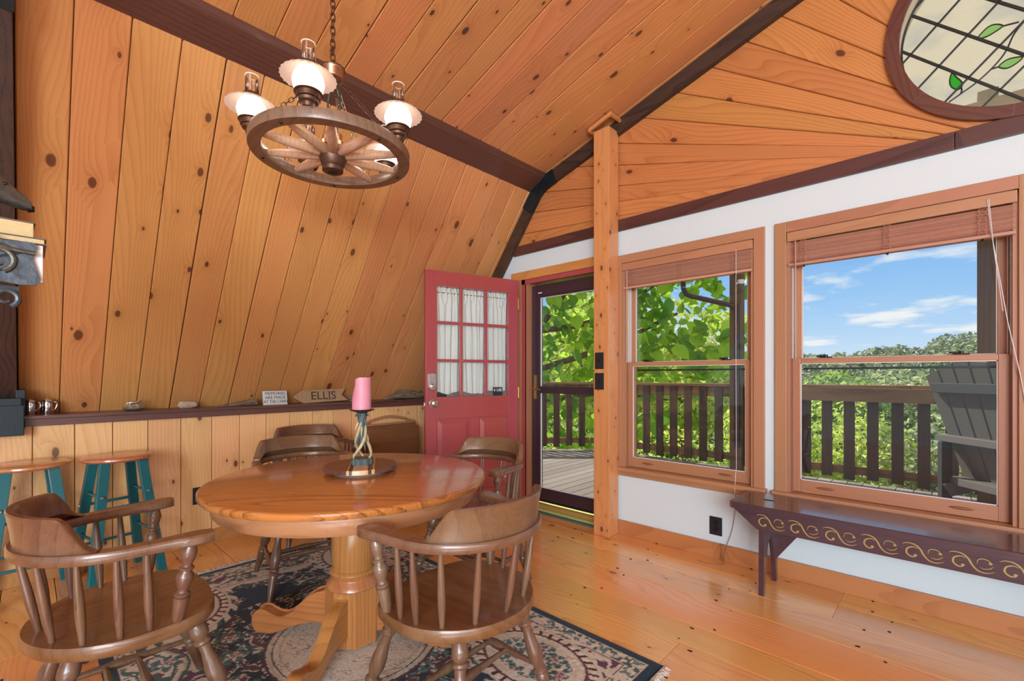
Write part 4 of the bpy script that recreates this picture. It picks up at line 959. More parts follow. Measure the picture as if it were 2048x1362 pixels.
ribbon(sc, sm([(-.006, .016), (-.022, .022), (-.042, .012), (-.046, -.008), (-.032, -.022), (-.016, -.020), (-.010, -.010)], 5), w1, yy)
sc.add([(-.016+.006*math.cos(2*PI*k/12), yy, -.014+.005*math.sin(2*PI*k/12)) for k in range(12)], [tuple(range(12))])
ribbon(sc, sm([(.026, .002), (.030, .020), (.045, .027), (.062, .022), (.068, .012)], 5), lambda t: .0005+.0013*math.sin(PI*t), yy)
sc.add([(.066+.006*math.cos(2*PI*k/12), yy, .012+.005*math.sin(2*PI*k/12)) for k in range(12)], [tuple(range(12))])
ribbon(sc, sm([(.034, -.010), (.050, -.014), (.066, -.008), (.074, .002)], 4), lambda t: .0004+.0012*math.sin(PI*t), yy)
s0 = sc.build('painted_scroll', GOLD, be); s0.location = (.20, 0, .412)
for k in range(1, 9): s_ = s0.copy(); COL.objects.link(s_); s_.location = (.20+.152*k, 0, .412)

# ================================================================== lazy susan, candle holder, candle
LX, LY = -2.018, 1.087   # centre of the turntable
ls = empty('lazy_susan', 'round striped walnut and maple turntable in the middle of the table', 'turntable', (LX, LY, TZ), math.radians(-121))
MB().lathe([(0, .118), (.15, .120), (1, .120)], (0, 0, 0), (0, 0, .012), 40).build('turning_base', plain('grey_base', (.30, .29, .27), .5), ls, True)
Rl = .165; lz0, lz1 = .014, .034
def strip(x0, x1, mat):
    n = 24; xs_ = [x0+(x1-x0)*k/n for k in range(n+1)]
    xs_ = [max(-Rl+.0001, min(Rl-.0001, x)) for x in xs_]
    up = [(x, math.sqrt(max(0, Rl*Rl-x*x))) for x in xs_]; lo = [(x, -y) for x, y in up][::-1]
    poly = lo[::-1]+up[::-1]
    MB().prism(poly, lz0, lz1, None, .002).build('wood_strip', mat, ls)
for a, b_, m_ in ((-Rl, -.066, WALNUT), (-.066, -.052, MAPLE), (-.052, -.038, WALNUT), (-.038, .030, MAPLE), (.030, .042, WALNUT), (.042, .054, MAPLE), (.054, Rl, WALNUT)): strip(a+.0002, b_-.0002, m_)
CXx, CYy = LX-.004, LY+.008; cz = TZ+lz1
hd_ = empty('candle_holder', 'twisted antler candlestick on a bark-edged base', 'candlestick', (CXx, CYy, cz)); hd_.scale = (1, 1, 1.085)
nb_ = 40; rr = [.050+.002*math.sin(k*2.3)+.0015*math.sin(k*5.1) for k in range(nb_)]
MB().prism([(rr[k]*math.cos(2*PI*k/nb_), rr[k]*math.sin(2*PI*k/nb_)) for k in range(nb_)], 0, .026, None, .003).build('bark_base', BARK, hd_)
for k in range(3):
    a = 2*PI*k/3+.4
    pts_ = [(.040*math.cos(a+q*.0), .040*math.sin(a), .026) if q == 0 else ((.040*(1-q)**1.6+.010)*math.cos(a+q*3.6), (.040*(1-q)**1.6+.010)*math.sin(a+q*3.6), .026+.185*q) for q in [i/14 for i in range(15)]]
    MB().tube(pts_, [.0035+.0045*math.sin(PI*min(1, i/14*.9+.1)) for i in range(15)], 8).build('antler', ANTLER, hd_, True)
MB().lathe([(0, .010), (.2, .014), (.45, .013), (.7, .017), (.9, .022), (1, .020)], (0, 0, .085), (0, 0, .222), 14).build('antler_core', BARK, hd_, True)
for k in range(9):
    a = k*2.4; z0_ = .10+.012*k; d = Vector((math.cos(a), math.sin(a), 0))
    pts_ = [tuple(d*(.012+.0*q)+d*(.018*math.sin(q*1.5))+Vector((0, 0, z0_-.038*q))) for q in [i/6 for i in range(7)]]
    MB().tube(pts_, [.0055, .0058, .0055, .0048, .0038, .0028, .0015], 7).build('tine', ANTLER if k % 2 else BARK, hd_, True)
for k in range(7):
    a = k*.9; d = Vector((math.cos(a), math.sin(a), 0)); MB().tube([tuple(d*.016+Vector((0, 0, .222))), tuple(d*.026+Vector((0, 0, .216))), tuple(d*.033+Vector((0, 0, .205)))], [.006, .004, .001], 6).build('tine', BARK, hd_, True)
MB().lathe([(0, .020), (.35, .030), (.7, .052), (.95, .058), (1, .057)], (0, 0, .220), (0, 0, .238), 28).build('drip_dish', COPPERD, hd_, True)
ca = MB(); n = 36; v = []; f = []; hs_ = [0, .05, .09, .10, .125, .150, .157]
for i, h_ in enumerate(hs_):
    for k in range(n):
        a = 2*PI*k/n; r_ = .0415
        bite = max(0, math.cos(a-math.radians(-128)))  # the eaten-away side, to the left of the camera
        if h_ > .06: r_ -= bite**3*.012*min(1, (h_-.06)/.06)
        if h_ <= .10: r_ += bite**8*.004
        v.append((r_*math.cos(a), r_*math.sin(a), h_-(.022*bite**2 if h_ > .14 else 0)))
for i in range(len(hs_)-1):
    for k in range(n): f.append((i*n+k, i*n+(k+1) % n, (i+1)*n+(k+1) % n, (i+1)*n+k))
b0 = len(v)
for k in range(n): x, y, z_ = v[(len(hs_)-1)*n+k]; v.append((x*.75, y*.75, z_-.012))
for k in range(n): f.append(((len(hs_)-1)*n+k, (len(hs_)-1)*n+(k+1) % n, b0+(k+1) % n, b0+k))
f.append(tuple(b0+k for k in range(n))); f.append(tuple(range(n))[::-1])
cd = mesh('pillar_candle', v, f, CANDLE, None, True); cd.location = (CXx, CYy, cz+.252); tag(cd, 'thick pink pillar candle, half melted on one side, on the antler candlestick', 'candle')
MB().tube([(0, 0, .135), (.001, 0, .148), (.002, .001, .153)], .001, 6).build('wick', BLACK, cd)

# ================================================================== wagon-wheel chandelier
HX, HY, HZ = -1.985, .935, 2.165
ch = empty('wagon_wheel_chandelier', 'wagon wheel chandelier with glowing oil-lamp lights hanging over the table', 'chandelier', (HX, HY, HZ))
n = 96; v = []; prof = [(.283, 0), (.331, 0), (.333, .004), (.333, .039), (.331, .043), (.283, .043), (.281, .039), (.281, .004)]
for r, z_ in prof:
    for k in range(n): v.append((r*math.cos(2*PI*k/n), r*math.sin(2*PI*k/n), z_))
m = len(prof); mesh('rim', v, [(i*n+k, i*n+(k+1) % n, (i+1) % m*n+(k+1) % n, (i+1) % m*n+k) for i in range(m) for k in range(n)], WHEELW, ch, True)
MB().lathe([(0, .034), (.05, .044), (.20, .045), (.22, .041), (.25, .046), (.55, .058), (.8, .060), (.84, .053), (1, .055)], (0, 0, -.062), (0, 0, .05), 30).build('hub', COPPERD, ch, True)
MB().lathe([(0, .020), (1, .020)], (0, 0, -.0625), (0, 0, -.050), 20).build('hub_bore', plain('bore_black', (.01, .008, .006), .8), ch)
MB().lathe([(0, .052), (.3, .053), (.35, .042), (.9, .042), (1, .036)], (0, 0, .05), (0, 0, .11), 26).build('hub_cap', COPPER, ch, True)
for k in range(10):
    a = 2*PI*(k+.27)/10; d = Vector((math.cos(a), math.sin(a), 0))
    MB().lathe([(0, .016), (.06, .021), (.5, .022), (.85, .017), (1, .013)], d*.045+Vector((0, 0, .018)), d*.283+Vector((0, 0, .024)), 12).build('spoke', SPOKEW, ch, True)
    if k % 2 == 0: MB().lathe([(0, .0075), (.6, .0065), (1, .003)], d*.306+Vector((0, 0, .001)), d*.306+Vector((0, 0, -.006)), 10).build('rivet', BLACK, ch, True)
def link_chain(p, q, name, mat, par, L=.030, r=.0022, w=.0075):
    p, q = Vector(p), Vector(q); d = q-p; n = max(2, int(d.length/(L*.74))); ax = d.normalized(); up = Vector((1, 0, 0)) if abs(ax.x) < .8 else Vector((0, 1, 0)); e1 = ax.cross(up).normalized(); e2 = ax.cross(e1); mb = MB()
    for i in range(n):
        c = p+d*((i+.5)/n); e = e1 if i % 2 else e2; hl = L/2-w
        pts_ = [c+ax*(hl*s1+w*math.sin(t))+e*(w*math.cos(t)) for s1, t in [(1, 0), (1, .8), (1, PI/2), (1, PI-.8), (1, PI), (-1, PI), (-1, PI+.8), (-1, 3*PI/2), (-1, 2*PI-.8), (-1, 2*PI)]]
        mb.tube(pts_, r, 6, True)
    return mb.build(name, mat, par, True)
ctop = zup(HX)-HZ-.022
link_chain((0, 0, .405), (0, 0, ctop-.03), 'hanging_chain', COPPERD, ch, .040, .0028, .0095)
MB().lathe([(0, .055), (.7, .05), (1, .02)], (0, 0, ctop), (0, 0, ctop-.035), 24).build('ceiling_canopy', COPPERD, ch, True)
MB().lathe([(0, .020), (.12, .045), (.2, .048), (.7, .046), (.8, .050), (.86, .044), (1, .012)], (0, 0, .345), (0, 0, .408), 28).build('junction_cup', COPPER, ch, True)
MB().tube([(.049*math.cos(2*PI*k/36), .049*math.sin(2*PI*k/36), .398+.002*math.sin(k*2)) for k in range(36)], .0035, 6, True).build('twisted_ring', COPPERD, ch, True)
for cx_, cy_, s_ in ((-.03, .0, 1), (.03, .01, -1)):
    MB().tube(sm([(cx_*.4, cy_, .345), (cx_*1.0, cy_, .31), (cx_*1.6, cy_, .27), (cx_*1.5, cy_, .21), (cx_*.9, cy_, .14), (cx_*.3, 0, .10)], 5), .0045, 8).build('green_wire', plain('green_wire', (.02, .06, .05), .4), ch, True)
for k in range(5):
    a = math.radians(-113+72*k); d = Vector((math.cos(a), math.sin(a), 0)); r0 = d*.315
    a2 = a+math.radians(20); d2 = Vector((math.cos(a2), math.sin(a2), 0))
    link_chain(d2*.03+Vector((0, 0, .345)), d2*.305+Vector((0, 0, .050)), 'support_chain', NICKEL if k > 2 else COPPERD, ch, .030, .0018, .007)
    lp = bpy.data.objects.new('oil_lamp', None); COL.objects.link(lp); lp.parent = ch; lp.location = (r0.x, r0.y, .044); lp.scale = (.94, .94, .90)
    MB().lathe([(0, .024), (.25, .026), (.35, .038), (.5, .042), (.53, .036), (.58, .046), (.9, .047), (.93, .055), (1, .055)], (0, 0, 0), (0, 0, .062), 24).build('lamp_base', COPPERD, lp, True)
    MB().lathe([(0, .044), (.15, .054), (.45, .061), (.7, .055), (.9, .041), (1, .034)], (0, 0, .060), (0, 0, .164), 26).build('milk_glass_chimney', BULB, lp, True)
    MB().lathe([(0, .029), (1, .028)], (0, 0, .150), (0, 0, .262), 24, False).lathe([(0, .0255), (1, .0245)], (0, 0, .150), (0, 0, .268), 24, False).build('clear_glass_tube', CHIM, lp, True)
    MB().tube([(.0265*math.cos(2*PI*q/24), .0265*math.sin(2*PI*q/24), .268) for q in range(24)], .002, 6, True).build('tube_rim', translucent('rim_glow_glass', (.85, .8, .72), (.9, .85, .75), .3) if k == 0 else bpy.data.materials['rim_glow_glass'], lp, True)
    # ruffled shade and its metal crown
    nn = 72; v = []; f = []
    for i, (r, z_) in enumerate([(.034, .166), (.055, .160), (.080, .146), (.098, .133), (.106, .124)]):
        for q in range(nn): 
            aa = 2*PI*q/nn; w = (i/4)**2; v.append(((r+.0025*w*math.sin(aa*24))*math.cos(aa), (r+.0025*w*math.sin(aa*24))*math.sin(aa), z_+.0025*w*math.cos(aa*24)))
    for i in range(4):
        for q in range(nn): f.append((i*nn+q, i*nn+(q+1) % nn, (i+1)*nn+(q+1) % nn, (i+1)*nn+q))
    mesh('ruffled_shade', v, f, SHADE, lp, True)
    MB().lathe([(0, .050), (.3, .048), (.8, .036), (1, .031)], (0, 0, .163), (0, 0, .186), 26, False).build('crown', COPPERD, lp, True)
    g_ = MB()
    g_.tube([(.048, 0, .045), (.062, 0, .03), (.058, 0, .0), (.03, 0, -.012)], .002, 6); g_.build('side_loop', CHIM, lp, True)

# ================================================================== things on the ledge (top of the ledge z=.97)
LZ = .97
def creamer(y, lb):
    t = empty('metal_creamer', lb, 'pitcher', (-3.955, y, LZ), math.radians(70), 'small chrome creamers on the ledge')
    MB().lathe([(0, .027), (.05, .029), (.8, .024), (.95, .023), (1, .024)], (0, 0, 0), (0, 0, .078), 24).build('body', CHROME, t, True)
    MB().lathe([(0, .024), (.3, .022), (.7, .010), (.75, .004), (.85, .006), (1, .003)], (0, 0, .078), (0, 0, .098), 20).build('lid', CHROME, t, True)
    MB().tube(sm([(.024, 0, .072), (.042, 0, .070), (.046, 0, .050), (.038, 0, .030), (.027, 0, .020)], 4), .0035, 8).build('handle', CHROME, t, True)
creamer(.010, 'small lidded chrome creamer on the ledge, the one nearer the dark bracket'); creamer(.082, 'small lidded chrome creamer on the ledge, the one farther from the dark bracket')
di = empty('pewter_dish', 'oval pewter dish with a little horse standing in it, on the ledge', 'dish', (-3.945, .490, LZ), math.radians(90))
o = MB().lathe([(0, .03), (.3, .050), (.8, .062), (1, .060), (.9, .054), (.5, .040)], (0, 0, 0), (0, 0, .022), 28).build('bowl', PEWTER, di, True)
hb = MB()
hb.lathe([(0, .006), (.2, .0105), (.5, .009), (.8, .0105), (1, .006)], (-.026, 0, .052), (.022, 0, .053), 10)
for x, dx in ((-.020, -.004), (-.016, .003), (.014, -.002), (.019, .005)): hb.tube([(x, .003 if dx > 0 else -.003, .050), (x+dx, .003 if dx > 0 else -.003, .034), (x+dx*.6, .003 if dx > 0 else -.003, .020)], [.0045, .0024, .0024], 6)
hb.tube([(.018, 0, .055), (.030, 0, .066), (.036, 0, .068)], [.008, .006, .005], 8).tube([(.034, 0, .069), (.046, 0, .060)], [.0055, .0032], 8).tube([(-.025, 0, .056), (-.034, 0, .050), (-.036, 0, .034)], [.003, .004, .001], 6)
hb.build('little_horse', NICKEL, di, True)
def rock(name, dims, seed, mat, loc, rz, label, cat, sharp=0):
    bm = bmesh.new(); bmesh.ops.create_icosphere(bm, subdivisions=3, radius=1); r = random.Random(seed); ph = [r.uniform(0, 6) for _ in range(6)]
    for q in bm.verts:
        c = q.co; k = 1+.10*math.sin(c.x*4+ph[0])+.09*math.sin(c.y*5+ph[1])+.08*math.sin(c.z*6+ph[2])+.04*math.sin(c.x*13+c.y*11+ph[3])
        e = .55; c2 = Vector([abs(w)**e*(1 if w > 0 else -1) for w in c])*k*.8
        q.co = Vector((c2.x*dims[0]/2, c2.y*dims[1]/2, c2.z*dims[2]/2))
    mz = min(q.co.z for q in bm.verts)
    for q in bm.verts: q.co.z -= mz
    me = bpy.data.meshes.new(name); bm.to_mesh(me); bm.free(); o = link(name, me, mat); o.location = loc; o.rotation_euler = (0, 0, rz); tag(o, label, cat); return o
rock('pale_stone', (.06, .135, .052), 3, STONE, (-3.95, .785, LZ), .1, 'rough pale stone lying on the ledge', 'stone')
def drift(name, L_, h, seed, loc, rz, label, taper):
    r = random.Random(seed); v = []; n = 22; m = 10
    for i in range(n+1):
        t = i/n; hh_ = h*(taper(t))
        for k in range(m):
            a = 2*PI*k/m; rr_ = 1+.18*math.sin(3*a+t*9+seed)+.10*r.uniform(-1, 1)
            v.append((math.cos(a)*hh_*.55*rr_, (t-.5)*L_, max(0, math.sin(a)*hh_*.5*rr_+hh_*.45)))
    f = [(i*m+k, i*m+(k+1) % m, (i+1)*m+(k+1) % m, (i+1)*m+k) for i in range(n) for k in range(m)]+[tuple(range(m))[::-1], tuple(n*m+k for k in range(m))]
    o = mesh(name, v, f, DRIFT, None, True); o.location = loc; o.rotation_euler = (0, 0, rz); tag(o, label, 'driftwood', 'weathered wood on the ledge'); return o
drift('driftwood', .27, .050, 2, (-3.95, 1.108, LZ), .0, 'wedge-shaped piece of driftwood on the ledge left of the white sign', lambda t: .12+.88*min(1, t*1.15))
drift('driftwood', .46, .085, 5, (-3.96, 2.60, LZ), .02, 'long weathered branch of driftwood on the ledge beside the red door', lambda t: .18+.82*min(1, t*3)*(1-.15*math.sin(t*9)))
def leaning(y, z0, x, tilt):  # face towards +x, top leaning back on the slope
    return Matrix.Translation((x, y, z0)) @ Matrix.Rotation(PI/2, 4, 'Z') @ Matrix.Rotation(PI/2-tilt, 4, 'X')
Ms = leaning(1.378, LZ, -3.93, .20)
sg = MB().box(-.092, 0, -.012, .092, .112, 0, b=.002).build('white_sign', SIGNWHITE); sg.matrix_world = Ms; tag(sg, 'small white sign reading MEMORIES ARE MADE AT THE CABIN, on the ledge', 'sign')
for i, ln in enumerate(('MEMORIES', 'ARE MADE', 'AT THE CABIN')):
    text('lettering', ln, .034, INK, sg, Matrix.Translation((.002, .090-.033*i, .0004)), xs=(.98, .98, .80)[i])
Ma = leaning(1.757, LZ, -3.94, .16)
ar_ = MB().prism([(-.245, .055), (-.155, 0), (.245, .012), (.185, .062), (.225, .118), (-.155, .112)], -.015, 0, None, .002).build('arrow_sign', SIGNW); ar_.matrix_world = Ma; tag(ar_, 'wooden arrow-shaped sign with burnt lettering, pointing left, on the ledge', 'sign')
text('lettering', 'ELLIS', .098, BURN, ar_, Matrix.Translation((.02, .058, .0004)), xs=1.05)
MB().box(-.13, .100, 0, .16, .1015, .0006).box(.055, .090, 0, .095, .094, .0008).box(.055, .021, 0, .095, .025, .0008).build('burnt_line', BURN, ar_)
lf = MB(); r = random.Random(4)
for k in range(12):
    a = k*.55; d = Vector((0, math.cos(a), math.sin(a)*.8+.5)).normalized(); p = Vector((0, 0, .015)); q = p+d*r.uniform(.03, .055)+Vector((r.uniform(-.015, .015), 0, 0)); s_ = Vector((.004, -d.z, d.y))*.012
    lf.add([p, p.lerp(q, .5)+s_, q, p.lerp(q, .5)-s_], [(0, 1, 2, 3)])
lf.lathe([(0, .032), (.5, .036), (1, .020)], (0, 0, 0), (0, 0, .022), 14)
o = lf.build('leaf_ornament', plain('grey_leaf', (.13, .14, .11), .7, bump=.4), None); o.location = (-3.94, 2.045, LZ); tag(o, 'small grey-green leafy ornament on the ledge right of the arrow sign', 'ornament')

# ================================================================== folded tray tables against the panelling
tt = empty('folded_tray_tables', 'set of folded wooden tray tables with an arched carrying handle, beside the red door', 'tray table', (-3.72, 2.34, 0))
for k, (x, z1_) in enumerate(((-.085, .745), (-.045, .735), (.0, .722))):
    hw = .29-.012*k
    MB().prism([(-hw+.01, .20), (hw-.01, .20), (hw, .21), (hw, z1_-.012), (hw-.012, z1_), (-hw+.012, z1_), (-hw, z1_-.012), (-hw, .21)], -.009, .009, Matrix.Translation((x, 0, 0)) @ Matrix(((0, 0, 1, 0), (1, 0, 0, 0), (0, 1, 0, 0), (0, 0, 0, 1))), .005).build('tray_top', TRAYW, tt)
for s_ in (-.24, .24):
    MB().box(-.115, s_-.014, 0, -.095, s_+.014, .765, b=.003).build('stand_upright', TRAYL, tt); MB().box(-.115, s_-.014, .0, .06, s_+.014, .03, b=.003).build('stand_foot', TRAYL, tt)
MB().box(-.115, -.225, .14, -.095, .225, .17, b=.003).build('stand_rail', TRAYL, tt)
hdl = sm([(-.105, -.29, .755), (-.105, -.24, .765), (-.105, -.16, .795), (-.105, 0, .818), (-.105, .16, .795), (-.105, .24, .765), (-.105, .29, .755)], 4)
MB().tube(hdl, .013, 8).box(-.118, -.285, .73, -.092, .285, .76, b=.004).build('arched_handle', TRAYL, tt, True)

# ================================================================== post and cast shelf at the left edge
struct(MB().box(-2.02, -.44, 0, -1.88, -.30, zup(-1.95)-.01, b=.004).build('trim_20', POSTW))
sh = empty('cast_wall_shelf', 'ornate cast metal wall shelf with scrolls, carrying books, at the left edge', 'shelf', (-1.925, -.30, 1.497))
# local +y points out of the post towards the room
MB().box(-.055, 0, -.16, .075, .008, .16, b=.003).build('back_plate', CASTB, sh)
MB().prism([(-.115, .008), (.115, .008), (.115, .305), (-.115, .305)], .058, .066, None, .002).build('shelf_plate', CASTB, sh)
pb = MB()
pb.prism(sm([(0, 0), (.0, .068), (.12, .066), (.24, .060), (.315, .064), (.31, .02), (.318, -.05), (.20, -.042), (.08, -.052), (0, -.06)], 3, False), -.006, .006, Matrix(((0, 0, 1, .115), (1, 0, 0, 0), (0, 1, 0, .0), (0, 0, 0, 1))), 0)
pb.build('pierced_apron', CASTB, sh)
for x in (.124, ):
    for k, (cy_, cz_, R0, s_) in enumerate(((.245, .012, .034, 1), (.10, .004, .030, -1), (.262, -.090, .024, 1))):
        pts_ = [(x, cy_+R0*(1-.55*q)*math.cos(s_*(q*6.5-1.2)), cz_+R0*(1-.55*q)*math.sin(s_*(q*6.5-1.2))) for q in [i/20 for i in range(21)]]
        MB().tube(pts_, [.0075-.003*i/20 for i in range(21)], 8).build('scroll', CASTM if k < 2 else CASTB, sh, True)
    MB().tube(sm([(x, .0, .052), (x, .10, .060), (x, .20, .054), (x, .27, .040), (x, .315, .036)], 4), [.010]*12+[.006]*5, 8).build('moulded_rim', CASTM, sh, True)
    MB().tube(sm([(x-.01, .0, -.15), (x-.01, .06, -.12), (x-.01, .12, -.075), (x-.01, .20, -.062), (x-.01, .285, -.066)], 4), [.018]*8+[.010]*9, 8).build('bracket_arm', CASTB, sh, True)
    MB().tube([(x, .02+.012*k, .075+.026*math.sin(PI*min(1, k/13*1.1))) for k in range(19)], [.004+.008*math.sin(PI*k/18) for k in range(19)], 8).build('leaf_relief', CASTM, sh, True)
ribs = MB()
for k in range(13): ribs.tube([(.124, .07+.013*k, .050), (.122, .05+.014*k, .0), (.122, .03+.016*k, -.040)], .0028, 5)
ribs.build('pierced_ribs', CASTM, sh, True)
hb_ = MB()
for k in range(16):
    y_ = .03+.0165*k; z_ = .030-.07*((k*7) % 5)/5; a_ = .5+.25*math.sin(k*1.9); l_ = .030
    hb_.prism([(y_+l_*math.cos(a_)*t+w*math.sin(a_), z_+l_*math.sin(a_)*t*.7-w*math.cos(a_)) for t, w in ((-1, 0), (0, -.0045), (1, 0), (0, .0045))], 0, .0008, Matrix(((0, 0, 1, .1212), (1, 0, 0, 0), (0, 1, 0, 0), (0, 0, 0, 1))))
hb_.build('pierced_openings', BLACK, sh)
def book(z0, L_, Wd, T_, y0, label, rz):
    t = empty('book', label, 'book', (-1.925, -.30+y0, z0), rz, 'books lying on the cast shelf')
    MB().box(-Wd/2+.003, .003, .003, Wd/2-.003, L_-.004, T_-.003, b=.002).build('pages', PAPER, t)
    MB().box(-Wd/2, 0, 0, Wd/2, L_, .003, b=.0012).box(-Wd/2, 0, T_-.003, Wd/2, L_, T_, b=.0012).box(-Wd/2, 0, .003, -Wd/2+.003, L_, T_-.003).build('cover', COVER, t)
z0_ = 1.497+.0665
book(z0_, .325, .20, .018, .012, 'thin pale book under the thick one on the cast shelf', 0)
book(z0_+.0185, .300, .17, .046, .014, 'thick closed book with yellowed pages on top of the stack on the cast shelf', .03)
pk = MB().box(.085, .285, -.040, .112, .330, .062, b=.002).build('paper_packet', PAPERW); pk.parent = None; pk.matrix_world = Matrix.Translation((-1.925, -.30, 1.497)); tag(pk, 'white folded paper hanging over the end of the cast shelf', 'paper')
# bear figure lying over the books
bc = [(-.108, .0, .09, .050), (-.095, 0, .10, .085), (-.04, 0, .125, .105), (.04, 0, .158, .090), (.095, 0, .172, .080), (.122, 0, .166, .067), (.150, 0, .146, .046), (.176, 0, .132, .033), (.194, 0, .122, .018)]
v = []; m = 16
for (x, y, z_, r_) in bc:
    for k in range(m):
        a = 2*PI*k/m; k_ = 1+.05*math.sin(5*a+x*60); v.append((r_*.62*math.cos(a)*k_, x, z_*.75+r_*.9*math.sin(a)*k_*(.55 if math.sin(a) < 0 else 1)))
f = [(i*m+k, (i+1)*m+k, (i+1)*m+(k+1) % m, i*m+(k+1) % m) for i in range(len(bc)-1) for k in range(m)]+[tuple(range(m)), tuple((len(bc)-1)*m+k for k in range(m))[::-1]]
br = mesh('bear_figure', v, f, CASTM, None, True)
zz0 = min(p[2] for p in v); br.location = (-1.925, -.185, z0_+.0645-zz0); tag(br, 'dark cast metal bear figure, snout pointing right, on the books at the left edge', 'figurine')
for s_ in (.030, -.030):
    e = MB().lathe([(0, .020), (.5, .019), (1, .010)], (s_, .104, .172), (s_*1.25, .096, .218), 14).lathe([(0, .010), (1, .008)], (s_*1.1, .116, .194), (s_*1.12, .121, .195), 10).build('ear', CASTM, br, True)
MB().lathe([(0, .013), (1, .008)], (0, .186, .090), (0, .200, .090), 12).build('nose', BLACK, br, True)
for s_ in (.024, -.024): MB().lathe([(0, .005), (1, .003)], (s_*1.1, .140, .140), (s_*1.3, .146, .141), 8).build('eye', BLACK, br, True)

# ================================================================== rug: pile mesh whose colours are woven in by a computed pattern
RX0, RX1, RY0, RY1 = -3.27, -.85, .205, 1.810
st_ = .0050
nx = int((RX1-RX0)/st_); ny = int((RY1-RY0)/st_)
xx = np.linspace(0, RX1-RX0, nx+1); yy_ = np.linspace(0, RY1-RY0, ny+1); X, Y = np.meshgrid(xx, yy_)
Wr, Hr = RX1-RX0, RY1-RY0
rs = np.random.RandomState(5)
def vnoise(X, Y, sx, sy, seed):
    g = np.random.RandomState(seed).rand(96, 96); u = X*sx; w = Y*sy; i = np.floor(u).astype(int); j = np.floor(w).astype(int); fu = u-i; fw = w-j
    fu = fu*fu*(3-2*fu); fw = fw*fw*(3-2*fw); i %= 95; j %= 95
    return (g[j, i]*(1-fu)+g[j, i+1]*fu)*(1-fw)+(g[j+1, i]*(1-fu)+g[j+1, i+1]*fu)*fw
NAVY = np.array((.006, .022, .044)); CREAM = np.array((.56, .50, .41)); GRN = np.array((.045, .095, .085)); PUR = np.array((.12, .022, .075)); ROSE = np.array((.34, .12, .17)); DKR = np.array((.075, .018, .022)); BLK = np.array((.010, .010, .014)); TEALC = np.array((.09, .17, .16))
colr = np.zeros(X.shape+(3,)); colr[:] = NAVY; Hh = np.full(X.shape, .0)
D = np.minimum(np.minimum(X, Wr-X), np.minimum(Y, Hr-Y))
wob = (vnoise(X, Y, 22, 22, 1)-.5)*.02+(vnoise(X, Y, 60, 60, 2)-.5)*.010
def put(mask, c, h=0.0):
    colr[mask] = c
    if h: Hh[mask] += h
def leaves(mask, seed, dens=.55, cols=(CREAM, GRN, TEALC), sx=26):
    a = vnoise(X+wob*2, Y+wob*2, sx, sx, seed); b_ = vnoise(X, Y, sx*1.7, sx*1.7, seed+1); c = np.sin((X+Y*.6)*2*PI*14+a*9)*.5+.5
    put(mask & (a*c > .5*dens) , cols[0], .001); put(mask & (a > .60) & (b_ > .35), cols[1]); put(mask & (b_ > .66) & (a < .5), cols[2])
def flowers(mask, seed, cell=.17, pr=.6, rr=.040):
    gx = np.floor(X/cell); gy = np.floor(Y/cell); R_ = np.random.RandomState(seed); tab = R_.rand(64, 64, 3)
    ii = gx.astype(int) % 64; jj = gy.astype(int) % 64; cx_ = (gx+.3+.4*tab[jj, ii, 0])*cell; cy_ = (gy+.3+.4*tab[jj, ii, 1])*cell
    dx = X-cx_; dy = Y-cy_; r = np.hypot(dx, dy); th = np.arctan2(dy, dx); pet = rr*(.72+.28*np.cos(th*5+tab[jj, ii, 2]*6)); on = tab[jj, ii, 2] < pr
    leaf = rr*1.9*(.45+.55*np.abs(np.cos(th*3+tab[jj, ii, 0]*6))); put(mask & on & (r < leaf), GRN); put(mask & on & (r < leaf) & (np.sin(r*260) > .2), TEALC)
    put(mask & on & (r < pet), CREAM, .0015); put(mask & on & (r < pet*.72) & (np.sin(th*5+r*180) > -.2), ROSE); put(mask & on & (r < pet*.25), PUR)
# outer borders
band1 = (D > .045) & (D < .115); put(band1, CREAM); leaves(band1, 11, .7, (CREAM, GRN, TEALC), 40)
put((D > .045) & (D < .052), CREAM); put((D > .112) & (D < .118), CREAM*1.05, .001); put((D > .118) & (D < .123), DKR)
band2 = (D > .123) & (D < .30); put(band2, PUR); leaves(band2, 21, .45, (CREAM, CREAM*.9, GRN), 20)
along = np.where(np.minimum(X, Wr-X) < np.minimum(Y, Hr-Y), Y, X)
sc_ = np.abs((D-.205)-.035*np.sin(along*2*PI/.42)); put(band2 & (sc_ < .011), CREAM, .0015); put(band2 & (np.abs(sc_-.024) < .006), GRN)
flowers(band2, 31, .145, .65, .034)
put((D > .292) & (D < .306), CREAM, .001); put((D > .306) & (D < .310), BLK)
scal = .045*np.abs(np.sin(along*PI/.21)); inner = D > .31; put(inner & (D < .33+scal), CREAM)
leaves(inner & (D > .33+scal) & (D < .40+scal), 41, .75, (CREAM, GRN, ROSE), 30)
